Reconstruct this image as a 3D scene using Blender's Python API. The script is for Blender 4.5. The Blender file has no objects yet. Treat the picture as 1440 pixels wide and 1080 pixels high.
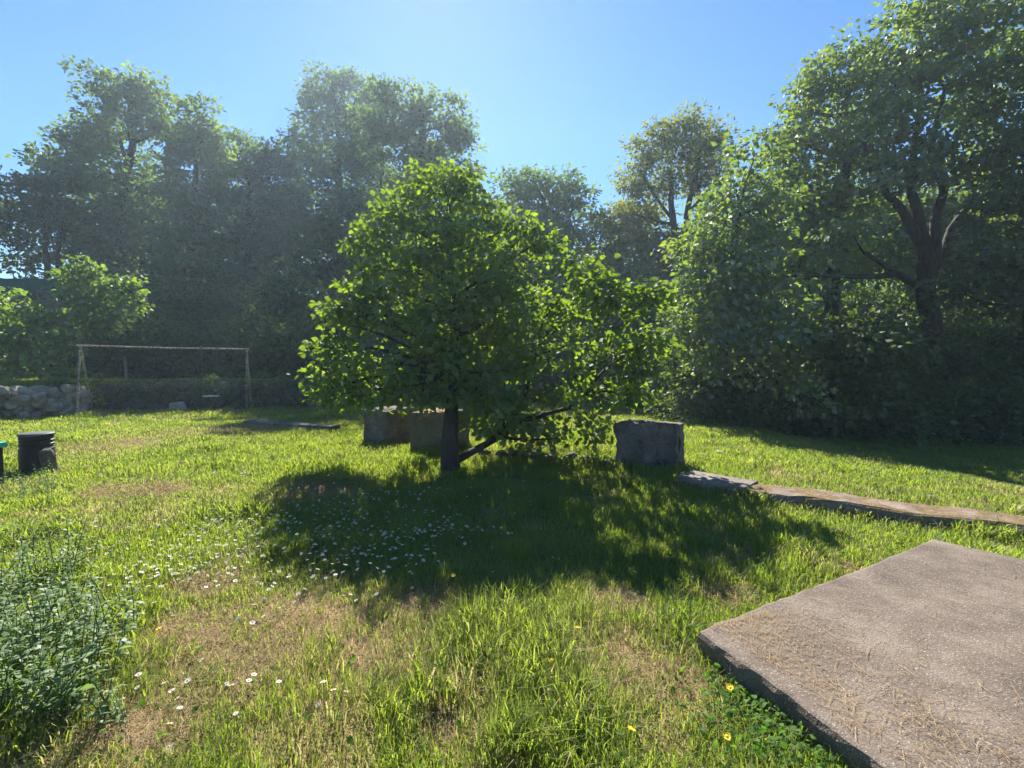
import bpy, bmesh, math, random
import numpy as np
from mathutils import Vector, Matrix

# ------------------------------------------------------------------ camera, sky, sun, exposure
SC = bpy.context.scene
COL = SC.collection
R = math.radians
CAM_H, F, CX, CY, HOR = 1.5, 660.0, 720.0, 540.0, 512.0
PITCH = math.atan((CY - HOR) / F)
cam = bpy.data.cameras.new('camera')
cam.sensor_width = 36.0
cam.lens = 36.0 * F / 1440.0
cam.clip_start, cam.clip_end = 0.05, 2000.0
cam_ob = bpy.data.objects.new('camera', cam)
COL.objects.link(cam_ob)
cam_ob.location = (0, 0, CAM_H)
cam_ob.rotation_euler = (R(90) - PITCH, 0, 0)
SC.camera = cam_ob

SUN_EL, SUN_AZ = R(40.5), R(-9.5)          # azimuth measured from +Y towards +X
world = bpy.data.worlds.new('World')
SC.world = world
world.use_nodes = True
wn = world.node_tree
bg = wn.nodes['Background']
sky = wn.nodes.new('ShaderNodeTexSky')
sky.sky_type = 'NISHITA'
sky.sun_disc = False
sky.sun_elevation = SUN_EL
sky.sun_rotation = SUN_AZ
sky.air_density = 1.0
sky.dust_density = 0.06
sky.ozone_density = 3.0
hs = wn.nodes.new('ShaderNodeHueSaturation')
hs.inputs['Saturation'].default_value = 1.28
hs.inputs['Hue'].default_value = .504
hs.inputs['Value'].default_value = .92
wn.links.new(sky.outputs[0], hs.inputs['Color'])
wn.links.new(hs.outputs[0], bg.inputs[0])
bg.inputs[1].default_value = 0.062
sl = bpy.data.lights.new('sun', 'SUN')
sl.energy = 5.0
sl.angle = R(0.5)
sl.color = (1.0, 0.95, 0.86)
sun = bpy.data.objects.new('sun', sl)
COL.objects.link(sun)
SDIR = Vector((math.sin(SUN_AZ) * math.cos(SUN_EL), math.cos(SUN_AZ) * math.cos(SUN_EL), math.sin(SUN_EL)))
sun.rotation_euler = SDIR.to_track_quat('Z', 'Y').to_euler()
sun.location = (-5, 10, 40)
SC.view_settings.view_transform = 'Standard'
SC.view_settings.look = 'None'
SC.view_settings.exposure = 1.66
SC.view_settings.gamma = 1.0
SC.render.engine = 'CYCLES'
SC.cycles.max_bounces = 8
SC.cycles.diffuse_bounces = 6
SC.cycles.glossy_bounces = 2
SC.cycles.transmission_bounces = 6
SC.cycles.transparent_max_bounces = 4
SC.cycles.use_denoising = True
SC.cycles.caustics_reflective = False
SC.cycles.caustics_refractive = False

# ------------------------------------------------------------------ helpers
cp, sp = math.cos(PITCH), math.sin(PITCH)


def ray(px, py):
    u, v = (px - CX) / F, (CY - py) / F
    return Vector((u, cp + v * sp, -sp + v * cp))


def gp(px, py, z=0.0):
    """point where the line of sight through a pixel meets the level z"""
    d = ray(px, py)
    t = (z - CAM_H) / d.z
    return Vector((d.x * t, d.y * t, z))


def dp(px, py, Y):
    """point on the line of sight at depth Y"""
    d = ray(px, py)
    t = Y / d.y
    return Vector((d.x * t, Y, CAM_H + d.z * t))


def _hash(ix, iy, seed):
    h = (ix * 374761393 + iy * 668265263 + seed * 982451653) & 0x7fffffff
    h = ((h ^ (h >> 13)) * 1274126177) & 0x7fffffff
    return ((h ^ (h >> 16)) & 0xffff) / 65535.0


def vnoise(x, y, seed=0):
    x = np.asarray(x, float); y = np.asarray(y, float)
    ix = np.floor(x).astype(np.int64); iy = np.floor(y).astype(np.int64)
    fx, fy = x - ix, y - iy
    fx = fx * fx * (3 - 2 * fx); fy = fy * fy * (3 - 2 * fy)
    a = _hash(ix, iy, seed); b = _hash(ix + 1, iy, seed)
    c = _hash(ix, iy + 1, seed); d = _hash(ix + 1, iy + 1, seed)
    return (a * (1 - fx) + b * fx) * (1 - fy) + (c * (1 - fx) + d * fx) * fy


def sstep(a, b, x):
    t = np.clip((np.asarray(x, float) - a) / (b - a), 0, 1)
    return t * t * (3 - 2 * t)


def gz(x, y):
    x = np.asarray(x, float); y = np.asarray(y, float)
    z = 0.05 * (vnoise(x * .7, y * .7, 1) - .5) + 0.03 * (vnoise(x * 2.1, y * 2.1, 2) - .5)
    z = z * sstep(1.0, 4.0, np.hypot(x, y))
    A = sstep(-13.3, -14.1, x) * sstep(11.6, 12.6, y)
    B = sstep(16.0, 16.7, y) * sstep(-4.6, -6.4, x)
    z = z + 0.92 * np.maximum(A, B)
    sd = (x - 2.9) * .64 + (y - 5.6) * .77
    z = z - .5 * sstep(.8, 5, sd) * sstep(4.2, 8.5, x)
    z = z + 7.0 * sstep(18, 75, y) + 2.5 * sstep(8, 40, x) * sstep(14, 34, y)
    return z


def g1(x, y):
    return float(gz(x, y))


def tag(o, label=None, cat=None, group=None, kind=None):
    if label: o['label'] = label
    if cat: o['category'] = cat
    if group: o['group'] = group
    if kind: o['kind'] = kind
    return o


def empty(name, loc):
    o = bpy.data.objects.new(name, None)
    o.empty_display_size = 0.2
    COL.objects.link(o)
    o.location = loc
    return o


def link(name, me, mat, parent=None, loc=None):
    """mesh vertices are in world space; parented parts are shifted into their thing's space"""
    o = bpy.data.objects.new(name, me)
    COL.objects.link(o)
    if mat is not None:
        for m in (mat if isinstance(mat, (list, tuple)) else [mat]):
            me.materials.append(m)
    if parent is not None:
        o.parent = parent
        me.transform(Matrix.Translation(-Vector(parent.location)))
    elif loc is not None:
        me.transform(Matrix.Translation(-Vector(loc)))
        o.location = loc
    return o


def np_mesh(name, verts, tris=None, quads=None, attrs=None, smooth=False, mat_idx=None):
    me = bpy.data.meshes.new(name)
    verts = np.ascontiguousarray(verts, np.float32)
    me.vertices.add(len(verts))
    me.vertices.foreach_set('co', verts.ravel())
    parts, tot = [], []
    if quads is not None and len(quads):
        parts.append(np.asarray(quads, np.int32).ravel()); tot.append(np.full(len(quads), 4, np.int32))
    if tris is not None and len(tris):
        parts.append(np.asarray(tris, np.int32).ravel()); tot.append(np.full(len(tris), 3, np.int32))
    loops = np.concatenate(parts); tot = np.concatenate(tot)
    start = np.concatenate([[0], np.cumsum(tot)[:-1]]).astype(np.int32)
    me.loops.add(len(loops)); me.loops.foreach_set('vertex_index', loops)
    me.polygons.add(len(tot))
    me.polygons.foreach_set('loop_start', start)
    me.polygons.foreach_set('loop_total', tot)
    if smooth:
        me.polygons.foreach_set('use_smooth', np.ones(len(tot), bool))
    if mat_idx is not None:
        me.polygons.foreach_set('material_index', np.asarray(mat_idx, np.int32))
    for k, v in (attrs or {}).items():
        a = me.attributes.new(k, 'FLOAT', 'POINT')
        a.data.foreach_set('value', np.ascontiguousarray(v, np.float32))
    me.update(calc_edges=True)
    me.validate()
    return me


class MB:
    """collects tubes, boxes, lathes and lumps into one mesh"""

    def __init__(self):
        self.v, self.f = [], []

    def add(self, vs, fs):
        b = len(self.v)
        self.v += [tuple(p) for p in vs]
        self.f += [tuple(i + b for i in q) for q in fs]

    def tube(self, pts, rad, n=6, cap=True):
        pts = [Vector(p) for p in pts]
        m = len(pts)
        rad = rad if hasattr(rad, '__len__') else [rad] * m
        vs, fs = [], []
        ref = None
        for i in range(m):
            t = (pts[min(i + 1, m - 1)] - pts[max(i - 1, 0)]).normalized()
            if ref is None:
                ref = Vector((1, 0, 0)) if abs(t.x) < .8 else Vector((0, 1, 0))
            a = (ref - t * ref.dot(t)).normalized()
            b = t.cross(a)
            ref = a
            for k in range(n):
                w = 2 * math.pi * k / n
                vs.append(pts[i] + (a * math.cos(w) + b * math.sin(w)) * rad[i])
        for i in range(m - 1):
            for k in range(n):
                k2 = (k + 1) % n
                fs.append((i * n + k, i * n + k2, (i + 1) * n + k2, (i + 1) * n + k))
        if cap:
            fs.append(tuple(range(n - 1, -1, -1)))
            fs.append(tuple((m - 1) * n + k for k in range(n)))
        self.add(vs, fs)

    def lathe(self, c, prof, n=24, cap=True):
        c = Vector(c)
        vs, fs = [], []
        for r, z in prof:
            for k in range(n):
                w = 2 * math.pi * k / n
                vs.append(c + Vector((r * math.cos(w), r * math.sin(w), z)))
        for i in range(len(prof) - 1):
            for k in range(n):
                k2 = (k + 1) % n
                fs.append((i * n + k, i * n + k2, (i + 1) * n + k2, (i + 1) * n + k))
        if cap:
            fs.append(tuple(range(n - 1, -1, -1)))
            fs.append(tuple((len(prof) - 1) * n + k for k in range(n)))
        self.add(vs, fs)

    def box(self, c, s, rz=0.0):
        c = Vector(c); m = Matrix.Rotation(rz, 3, 'Z')
        vs = [c + m @ Vector((sx * s[0] / 2, sy * s[1] / 2, sz * s[2] / 2)) for sx in (-1, 1) for sy in (-1, 1) for sz in (-1, 1)]
        self.add(vs, [(0, 1, 3, 2), (4, 6, 7, 5), (0, 4, 5, 1), (2, 3, 7, 6), (0, 2, 6, 4), (1, 5, 7, 3)])

    def mesh(self, name, smooth=False):
        me = bpy.data.meshes.new(name)
        me.from_pydata([tuple(v) for v in self.v], [], self.f)
        if smooth:
            for p in me.polygons: p.use_smooth = True
        me.update()
        return me

    def build(self, name, mat, parent=None, smooth=False, loc=None):
        return link(name, self.mesh(name, smooth), mat, parent, loc)


def noise3(v, s, seed=0.0):
    from mathutils import noise as N
    return N.noise(Vector((v[0] * s + seed, v[1] * s + seed * 1.7, v[2] * s - seed)))


# ------------------------------------------------------------------ materials
def new_mat(name):
    m = bpy.data.materials.new(name)
    m.use_nodes = True
    nt = m.node_tree
    nt.nodes.clear()
    return m, nt, nt.nodes.new('ShaderNodeOutputMaterial')


def N_(nt, t, **kw):
    n = nt.nodes.new(t)
    for k, v in kw.items():
        if k.startswith('i_'):
            n.inputs[k[2:].replace('_', ' ')].default_value = v
        else:
            setattr(n, k, v)
    return n


def ramp(nt, fac, stops):
    r = nt.nodes.new('ShaderNodeValToRGB')
    e = r.color_ramp.elements
    while len(e) < len(stops): e.new(0.5)
    for el, (p, c) in zip(e, stops):
        el.position = p; el.color = (*c, 1) if len(c) == 3 else c
    nt.links.new(fac, r.inputs[0])
    return r.outputs[0]


def leaf_mat(name, dark, light, trans=(1.5, 1.7, .5), tmix=.5, gloss=.06, rough=.4, dry=None):
    """thin leaf: diffuse on the lit side, light passing through on the other, a little waxy shine"""
    m, nt, out = new_mat(name)
    L = nt.links.new
    at = N_(nt, 'ShaderNodeAttribute', attribute_name='rnd')
    c = ramp(nt, at.outputs['Fac'], [(0, dark), (1, light)])
    mul = N_(nt, 'ShaderNodeMix', data_type='RGBA', blend_type='MULTIPLY', clamp_result=False)
    mul.inputs[0].default_value = 1.0
    mul.inputs[7].default_value = (*trans, 1)
    L(c, mul.inputs[6])
    ct = mul.outputs[2]
    if dry:
        ad = N_(nt, 'ShaderNodeAttribute', attribute_name='dry')
        pair = []
        for src, k_ in ((c, 1.0), (ct, 1.15)):
            mx = N_(nt, 'ShaderNodeMix', data_type='RGBA')
            L(ad.outputs['Fac'], mx.inputs[0]); L(src, mx.inputs[6]); mx.inputs[7].default_value = (dry[0] * k_, dry[1] * k_, dry[2] * k_, 1)
            pair.append(mx.outputs[2])
        c, ct = pair
    dif = N_(nt, 'ShaderNodeBsdfDiffuse'); L(c, dif.inputs[0])
    tr = N_(nt, 'ShaderNodeBsdfTranslucent'); L(ct, tr.inputs[0])
    ms = N_(nt, 'ShaderNodeMixShader'); ms.inputs[0].default_value = tmix
    L(dif.outputs[0], ms.inputs[1]); L(tr.outputs[0], ms.inputs[2])
    gl = N_(nt, 'ShaderNodeBsdfGlossy'); gl.inputs['Roughness'].default_value = rough
    gl.inputs[0].default_value = (1, 1, 1, 1)
    ms2 = N_(nt, 'ShaderNodeMixShader'); ms2.inputs[0].default_value = gloss
    L(ms.outputs[0], ms2.inputs[1]); L(gl.outputs[0], ms2.inputs[2])
    L(ms2.outputs[0], out.inputs[0])
    return m


def solid(name, stops, scale=8.0, rough=.85, bump=.3, bscale=40.0, detail=6.0, metallic=0.0, dist=.02, stretch=None):
    m, nt, out = new_mat(name)
    L = nt.links.new
    tc = N_(nt, 'ShaderNodeNewGeometry')
    src = tc.outputs['Position']
    if stretch:
        mp = N_(nt, 'ShaderNodeMapping'); mp.inputs['Scale'].default_value = stretch
        L(src, mp.inputs[0]); src = mp.outputs[0]
    n1 = N_(nt, 'ShaderNodeTexNoise'); n1.inputs['Scale'].default_value = scale; n1.inputs['Detail'].default_value = detail
    L(src, n1.inputs['Vector'])
    c = ramp(nt, n1.outputs['Fac'], stops)
    p = N_(nt, 'ShaderNodeBsdfPrincipled'); p.inputs['Roughness'].default_value = rough; p.inputs['Metallic'].default_value = metallic
    p.inputs['Specular IOR Level'].default_value = .25
    L(c, p.inputs['Base Color'])
    n2 = N_(nt, 'ShaderNodeTexNoise'); n2.inputs['Scale'].default_value = bscale; n2.inputs['Detail'].default_value = 5
    L(src, n2.inputs['Vector'])
    b = N_(nt, 'ShaderNodeBump'); b.inputs['Strength'].default_value = bump; b.inputs['Distance'].default_value = dist
    L(n2.outputs['Fac'], b.inputs['Height']); L(b.outputs[0], p.inputs['Normal'])
    L(p.outputs[0], out.inputs[0])
    return m


def aggregate(name, base, stones, moss=None, moss_amt=.5, scale=60.0, vb=.6, bs=.6):
    """old concrete with its gravel showing, worn in patches, with moss or lichen where given"""
    m, nt, out = new_mat(name)
    L = nt.links.new
    g = N_(nt, 'ShaderNodeNewGeometry')
    v = N_(nt, 'ShaderNodeTexVoronoi'); v.inputs['Scale'].default_value = scale
    L(g.outputs['Position'], v.inputs['Vector'])
    sep = N_(nt, 'ShaderNodeSeparateColor'); L(v.outputs['Color'], sep.inputs[0])
    cs = ramp(nt, sep.outputs[0], stones)
    edge = ramp(nt, v.outputs['Distance'], [(.25, (0, 0, 0)), (.5, (1, 1, 1))])
    n = N_(nt, 'ShaderNodeTexNoise'); n.inputs['Scale'].default_value = 3.0; n.inputs['Detail'].default_value = 9; n.inputs['Roughness'].default_value = .65
    L(g.outputs['Position'], n.inputs['Vector'])
    cb = ramp(nt, n.outputs['Fac'], [(.3, base[0]), (.5, base[1]), (.72, base[2])])
    mx = N_(nt, 'ShaderNodeMix', data_type='RGBA'); L(edge, mx.inputs[0]); L(cs, mx.inputs[6]); L(cb, mx.inputs[7])
    mix2 = N_(nt, 'ShaderNodeMix', data_type='RGBA'); mix2.inputs[0].default_value = .3
    L(mx.outputs[2], mix2.inputs[6]); L(cb, mix2.inputs[7])
    col = mix2.outputs[2]
    if moss:
        n3 = N_(nt, 'ShaderNodeTexNoise'); n3.inputs['Scale'].default_value = 5.0; n3.inputs['Detail'].default_value = 8; n3.inputs['Roughness'].default_value = .7
        L(g.outputs['Position'], n3.inputs['Vector'])
        f = ramp(nt, n3.outputs['Fac'], [(.62 - moss_amt * .4, (0, 0, 0)), (.72 - moss_amt * .4, (1, 1, 1))])
        n4 = N_(nt, 'ShaderNodeTexNoise'); n4.inputs['Scale'].default_value = 28.0; n4.inputs['Detail'].default_value = 6
        L(g.outputs['Position'], n4.inputs['Vector'])
        cm = ramp(nt, n4.outputs['Fac'], [(.3, moss[0]), (.7, moss[1])])
        sx = N_(nt, 'ShaderNodeSeparateXYZ'); L(g.outputs['Normal'], sx.inputs[0])
        up = ramp(nt, sx.outputs['Z'], [(.1, (.12, .12, .12)), (.7, (1, 1, 1))])
        mu = N_(nt, 'ShaderNodeMath', operation='MULTIPLY'); L(f, mu.inputs[0]); L(up, mu.inputs[1]); f = mu.outputs[0]
        m3 = N_(nt, 'ShaderNodeMix', data_type='RGBA'); L(f, m3.inputs[0]); L(col, m3.inputs[6]); L(cm, m3.inputs[7])
        col = m3.outputs[2]
    p = N_(nt, 'ShaderNodeBsdfPrincipled'); p.inputs['Roughness'].default_value = .92; p.inputs['Specular IOR Level'].default_value = .2
    L(col, p.inputs['Base Color'])
    n5 = N_(nt, 'ShaderNodeTexNoise'); n5.inputs['Scale'].default_value = 90.0; n5.inputs['Detail'].default_value = 6
    L(g.outputs['Position'], n5.inputs['Vector'])
    vm = N_(nt, 'ShaderNodeMath', operation='MULTIPLY'); L(v.outputs['Distance'], vm.inputs[0]); vm.inputs[1].default_value = vb
    n6 = N_(nt, 'ShaderNodeTexNoise'); n6.inputs['Scale'].default_value = 22.0; n6.inputs['Detail'].default_value = 4
    L(g.outputs['Position'], n6.inputs['Vector'])
    sm_ = N_(nt, 'ShaderNodeMath', operation='ADD'); L(n5.outputs['Fac'], sm_.inputs[0]); n6m = N_(nt, 'ShaderNodeMath', operation='MULTIPLY'); L(n6.outputs['Fac'], n6m.inputs[0]); n6m.inputs[1].default_value = .45; L(n6m.outputs[0], sm_.inputs[1])
    ad = N_(nt, 'ShaderNodeMath', operation='SUBTRACT'); L(sm_.outputs[0], ad.inputs[0]); L(vm.outputs[0], ad.inputs[1])
    b = N_(nt, 'ShaderNodeBump'); b.inputs['Strength'].default_value = bs; b.inputs['Distance'].default_value = .012
    L(ad.outputs[0], b.inputs['Height']); L(b.outputs[0], p.inputs['Normal'])
    L(p.outputs[0], out.inputs[0])
    return m


M = {}
M['grass'] = leaf_mat('grass_blades', (.090, .145, .020), (.190, .250, .046), trans=(2.05, 1.95, .85), tmix=.6, gloss=.02, rough=.55, dry=(.36, .29, .14))
M['straw'] = leaf_mat('straw', (.24, .165, .09), (.48, .36, .215), trans=(.8, .75, .6), tmix=.3, gloss=0)
M['clipping'] = leaf_mat('hay_clippings', (.27, .185, .10), (.46, .345, .21), trans=(.8, .75, .6), tmix=.3, gloss=0)
M['weed'] = leaf_mat('broad_weed_leaves', (.05, .12, .022), (.11, .20, .04), trans=(1.7, 1.8, .6), gloss=.008, rough=.6)
M['mint'] = leaf_mat('mint_leaves', (.085, .140, .055), (.20, .27, .12), trans=(1.3, 1.5, .7), tmix=.4, gloss=.02, rough=.5)
M['hazel'] = leaf_mat('hazel_leaves', (.042, .088, .020), (.115, .180, .032), trans=(2.8, 2.5, .6), tmix=.48, gloss=.04, rough=.6)
M['fig'] = leaf_mat('young_tree_leaves', (.07, .13, .03), (.14, .22, .05), trans=(1.9, 1.8, .6), gloss=.05, rough=.55)
M['oak'] = leaf_mat('oak_leaves', (.040, .076, .030), (.130, .180, .068), trans=(2.0, 2.1, .75), tmix=.5, gloss=.07, rough=.65)
M['oak_pale'] = leaf_mat('pale_oak_leaves', (.080, .105, .032), (.18, .20, .070), trans=(1.85, 1.85, .6), tmix=.5, gloss=.04, rough=.6)
M['maple'] = leaf_mat('bright_maple_leaves', (.060, .105, .026), (.155, .215, .060), trans=(2.2, 2.1, .6), tmix=.48, gloss=.09, rough=.62)
M['alder'] = leaf_mat('alder_leaves', (.034, .064, .022), (.090, .130, .042), trans=(2.1, 2.0, .6), tmix=.5, gloss=.04, rough=.55)
M['chestnut'] = leaf_mat('chestnut_leaves', (.050, .094, .026), (.140, .200, .055), trans=(2.2, 2.1, .6), tmix=.48, gloss=.09, rough=.62)
M['ivy'] = leaf_mat('ivy_leaves', (.030, .058, .020), (.085, .125, .042), trans=(2.0, 1.9, .6), tmix=.45, gloss=.03, rough=.55)
M['bark'] = solid('bark', [(.3, (.020, .018, .015)), (.7, (.065, .058, .048))], scale=12, bump=.8, bscale=30, stretch=(1, 1, .25), dist=.03)
M['bark_pale'] = solid('pale_bark', [(.3, (.12, .10, .08)), (.7, (.24, .21, .17))], scale=14, bump=.5, bscale=30, stretch=(1, 1, .3))
M['slab'] = aggregate('slab_concrete', [(.076, .058, .044), (.126, .098, .076), (.20, .162, .128)], [(0, (.022, .018, .015)), (.4, (.10, .082, .066)), (.8, (.22, .185, .155)), (1, (.50, .45, .38))], scale=150, vb=.4, bs=.4)
M['block'] = aggregate('block_concrete', [(.060, .055, .050), (.125, .115, .103), (.21, .195, .175)], [(0, (.05, .045, .04)), (.6, (.14, .122, .10)), (1, (.30, .27, .23))], moss=[(.05, .06, .02), (.13, .10, .04)], moss_amt=.28, scale=45)
M['block_moss'] = aggregate('mossy_block', [(.07, .066, .052), (.135, .126, .10), (.21, .195, .16)], [(0, (.05, .045, .03)), (1, (.2, .175, .12))], moss=[(.20, .13, .03), (.34, .23, .06)], moss_amt=.45, scale=45)
M['beam_moss'] = aggregate('mossy_beam', [(.11, .085, .065), (.18, .14, .11), (.26, .21, .17)], [(0, (.12, .09, .07)), (1, (.32, .26, .21))], moss=[(.07, .052, .022), (.20, .13, .06)], moss_amt=.5, scale=50, bs=.4)
M['kerb'] = aggregate('kerb_concrete', [(.10, .082, .068), (.155, .13, .108), (.22, .19, .16)], [(0, (.12, .10, .09)), (1, (.32, .28, .25))], scale=60, bs=.2)
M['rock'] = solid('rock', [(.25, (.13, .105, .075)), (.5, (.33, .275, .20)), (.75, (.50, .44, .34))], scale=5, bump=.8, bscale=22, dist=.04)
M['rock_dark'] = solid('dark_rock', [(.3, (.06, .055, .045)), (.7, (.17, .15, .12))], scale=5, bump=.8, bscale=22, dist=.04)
M['white_rock'] = solid('white_rock', [(.3, (.22, .20, .17)), (.7, (.38, .35, .30))], scale=9, bump=.4, bscale=30)
M['rust'] = solid('rusty_painted_steel', [(.35, (.16, .085, .05)), (.55, (.34, .27, .20)), (.75, (.46, .42, .35))], scale=18, rough=.7, bump=.2, bscale=60)
M['rust_yellow'] = solid('rusty_yellow_steel', [(.35, (.20, .12, .06)), (.5, (.36, .32, .14)), (.75, (.48, .44, .24))], scale=14, rough=.7, bump=.2, bscale=60)
M['chain'] = solid('chain_steel', [(.3, (.10, .09, .08)), (.7, (.22, .20, .18))], scale=30, rough=.5, metallic=.6)
M['seat'] = solid('swing_seat', [(.3, (.30, .29, .28)), (.7, (.45, .44, .42))], scale=20, rough=.6)
M['black'] = solid('black_plastic', [(.3, (.012, .012, .013)), (.7, (.030, .030, .032))], scale=12, rough=.5, bump=.05)
M['black_lid'] = solid('weathered_black_lid', [(.3, (.05, .048, .048)), (.7, (.11, .105, .105))], scale=9, rough=.6, bump=.1)
M['turquoise'] = solid('turquoise_plastic', [(.3, (.05, .34, .27)), (.7, (.08, .45, .36))], scale=6, rough=.5, bump=.05)
M['mesh_green'] = solid('green_shade_net', [(.3, (.006, .05, .04)), (.7, (.012, .09, .07))], scale=9, rough=.8, bump=.3, bscale=120, stretch=(1, 1, .3))
M['wood'] = solid('weathered_wood', [(.3, (.13, .12, .08)), (.7, (.26, .24, .17))], scale=12, bump=.4, bscale=40, stretch=(1, 1, .2))
M['bleached'] = solid('bleached_wood', [(.3, (.55, .52, .46)), (.7, (.75, .72, .66))], scale=12, bump=.2)
M['petal'] = leaf_mat('daisy_petals', (.72, .70, .70), (.80, .78, .78), trans=(.85, .85, .85), tmix=.35, gloss=.02)
M['disc'] = solid('flower_yellow', [(.3, (.75, .48, .02)), (.7, (.88, .62, .04))], scale=200, bump=.2, bscale=400)
M['stem'] = leaf_mat('green_stems', (.06, .12, .03), (.10, .18, .05), gloss=.04)


def ground_mat():
    m, nt, out = new_mat('meadow_ground')
    L = nt.links.new
    g = N_(nt, 'ShaderNodeNewGeometry')
    n = N_(nt, 'ShaderNodeTexNoise'); n.inputs['Scale'].default_value = .9; n.inputs['Detail'].default_value = 8; n.inputs['Roughness'].default_value = .7
    L(g.outputs['Position'], n.inputs['Vector'])
    c1 = ramp(nt, n.outputs['Fac'], [(.3, (.07, .09, .022)), (.5, (.11, .115, .04)), (.7, (.20, .155, .075))])
    ad = N_(nt, 'ShaderNodeAttribute', attribute_name='dry')
    md = N_(nt, 'ShaderNodeMix', data_type='RGBA'); L(ad.outputs['Fac'], md.inputs[0]); L(c1, md.inputs[6]); md.inputs[7].default_value = (.35, .262, .145, 1)
    c1 = md.outputs[2]
    n2 = N_(nt, 'ShaderNodeTexNoise'); n2.inputs['Scale'].default_value = 60; n2.inputs['Detail'].default_value = 5
    L(g.outputs['Position'], n2.inputs['Vector'])
    c2 = ramp(nt, n2.outputs['Fac'], [(.3, (.45, .45, .45)), (.7, (1.5, 1.4, 1.2))])
    mx = N_(nt, 'ShaderNodeMix', data_type='RGBA', blend_type='MULTIPLY'); mx.inputs[0].default_value = 1
    L(c1, mx.inputs[6]); L(c2, mx.inputs[7])
    p = N_(nt, 'ShaderNodeBsdfPrincipled'); p.inputs['Roughness'].default_value = 1; p.inputs['Specular IOR Level'].default_value = .1
    L(mx.outputs[2], p.inputs['Base Color'])
    b = N_(nt, 'ShaderNodeBump'); b.inputs['Strength'].default_value = .9; b.inputs['Distance'].default_value = .03
    L(n2.outputs['Fac'], b.inputs['Height']); L(b.outputs[0], p.inputs['Normal'])
    L(p.outputs[0], out.inputs[0])
    return m


M['ground'] = ground_mat()

# ------------------------------------------------------------------ the ground
def axis(lo, hi, a, b, fine):
    mid = np.arange(a, b, fine)
    left = a - np.geomspace(fine, a - lo, 26)[::-1]
    right = b + np.geomspace(fine, hi - b, 26)
    return np.concatenate([left, mid, right])


gx = axis(-400, 400, -24, 18, .2)
gy = axis(-300, 500, -2, 24, .2)
X, Y = np.meshgrid(gx, gy)
V = np.stack([X.ravel(), Y.ravel(), gz(X.ravel(), Y.ravel())], 1)
nx, ny = len(gx), len(gy)
I = (np.arange(ny - 1)[:, None] * nx + np.arange(nx - 1)[None]).ravel()
Q = np.stack([I, I + 1, I + nx + 1, I + nx], 1)
DRY = [(430, 880, .6), (330, 930, .42), (520, 930, .38), (240, 900, .38), (885, 930, .32), (600, 850, .25), (1180, 800, .18), (450, 690, .6), (170, 690, .5), (150, 628, 1.2), (640, 1020, .18), (100, 1060, .3), (200, 1040, .3), (870, 850, .25), (940, 960, .25), (300, 820, .3), (220, 690, .4), (1020, 830, .2), (330, 605, 1.2)]
DRY = [(gp(a, b_).x, gp(a, b_).y, r_) for a, b_, r_ in DRY]


def dryness(x, y):
    d = 0.55 * sstep(.52, .78, vnoise(x * 1.1 + 3, y * 1.1, 21)) * sstep(.35, .7, vnoise(x * 5, y * 5, 22))
    for a, b_, r_ in DRY:
        q = np.hypot(x - a, (y - b_)) / r_
        d = np.maximum(d, np.clip(1.25 - q, 0, 1) * (.15 + .45 * vnoise(x * 6, y * 6, 23) + .75 * sstep(.3, .75, vnoise(x * 15, y * 15, 24))))
    return np.clip(d, 0, 1)


tag(link('ground', np_mesh('ground', V, quads=Q, smooth=True, attrs={'dry': dryness(V[:, 0], V[:, 1])}), M['ground']), 'grassy ground of the garden and the wood floor', 'ground', kind='structure')

# ------------------------------------------------------------------ stone and concrete
SLAB_Z = .14
sc_ = [gp(1310, 757, SLAB_Z), gp(980, 886, SLAB_Z)]
e1 = (sc_[1] - sc_[0]).normalized()
p3 = gp(1245, 1080, SLAB_Z)
p3 = sc_[1] + (p3 - sc_[1]).normalized() * 3.4
q4 = gp(1440, 786, SLAB_Z)
p4 = sc_[0] + (q4 - sc_[0]).normalized() * 3.6
SLAB = [sc_[0], sc_[1], p3, p4]


def jag(poly, step, amp, seed):
    rnd = random.Random(seed)
    out = []
    for i in range(len(poly)):
        a, b = poly[i], poly[(i + 1) % len(poly)]
        n = max(2, int((b - a).length / step))
        t = (b - a).normalized(); nn = Vector((-t.y, t.x, 0))
        for k in range(n):
            p = a.lerp(b, k / n)
            out.append(p + nn * amp * (noise3(p, 3.0, seed) + .7 * noise3(p, 11, seed) + .5 * (rnd.random() - .5)))
    return out


def slab(name, poly, z0, step, amp, seed, mat):
    ring = jag(poly, step, amp, seed)
    bm = bmesh.new()
    c = sum(ring, Vector()) / len(ring)
    def lay(off, dz, jit):
        r_ = []
        for p in ring:
            d = (p - c); d.z = 0
            q = p - d.normalized() * off
            r_.append(bm.verts.new((q.x + jit * noise3(p, 9, seed + dz), q.y + jit * noise3(p, 9, seed + 5 + dz), p.z + dz + jit * .5 * noise3(p, 14, seed))))
        return r_
    rings = [lay(0.01, z0, .01), lay(0.012, z0 * .6, .03), lay(0.0, -.03, .02), lay(0.012, -.006, .006), lay(.03, 0, .003)]
    for a, b in zip(rings, rings[1:]):
        for i in range(len(a)):
            j = (i + 1) % len(a)
            bm.faces.new((a[i], a[j], b[j], b[i]))
    bm.faces.new(rings[-1])
    bm.normal_update()
    bmesh.ops.recalc_face_normals(bm, faces=bm.faces[:])
    me = bpy.data.meshes.new(name); bm.to_mesh(me); bm.free()
    return link(name, me, mat, loc=(c.x, c.y, poly[0].z + z0))


o = slab('concrete_slab', SLAB, -.22, .045, .011, 3, M['slab'])
tag(o, 'rough grey-brown concrete slab lying in the grass, dry clippings along its edge', 'slab')


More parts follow.
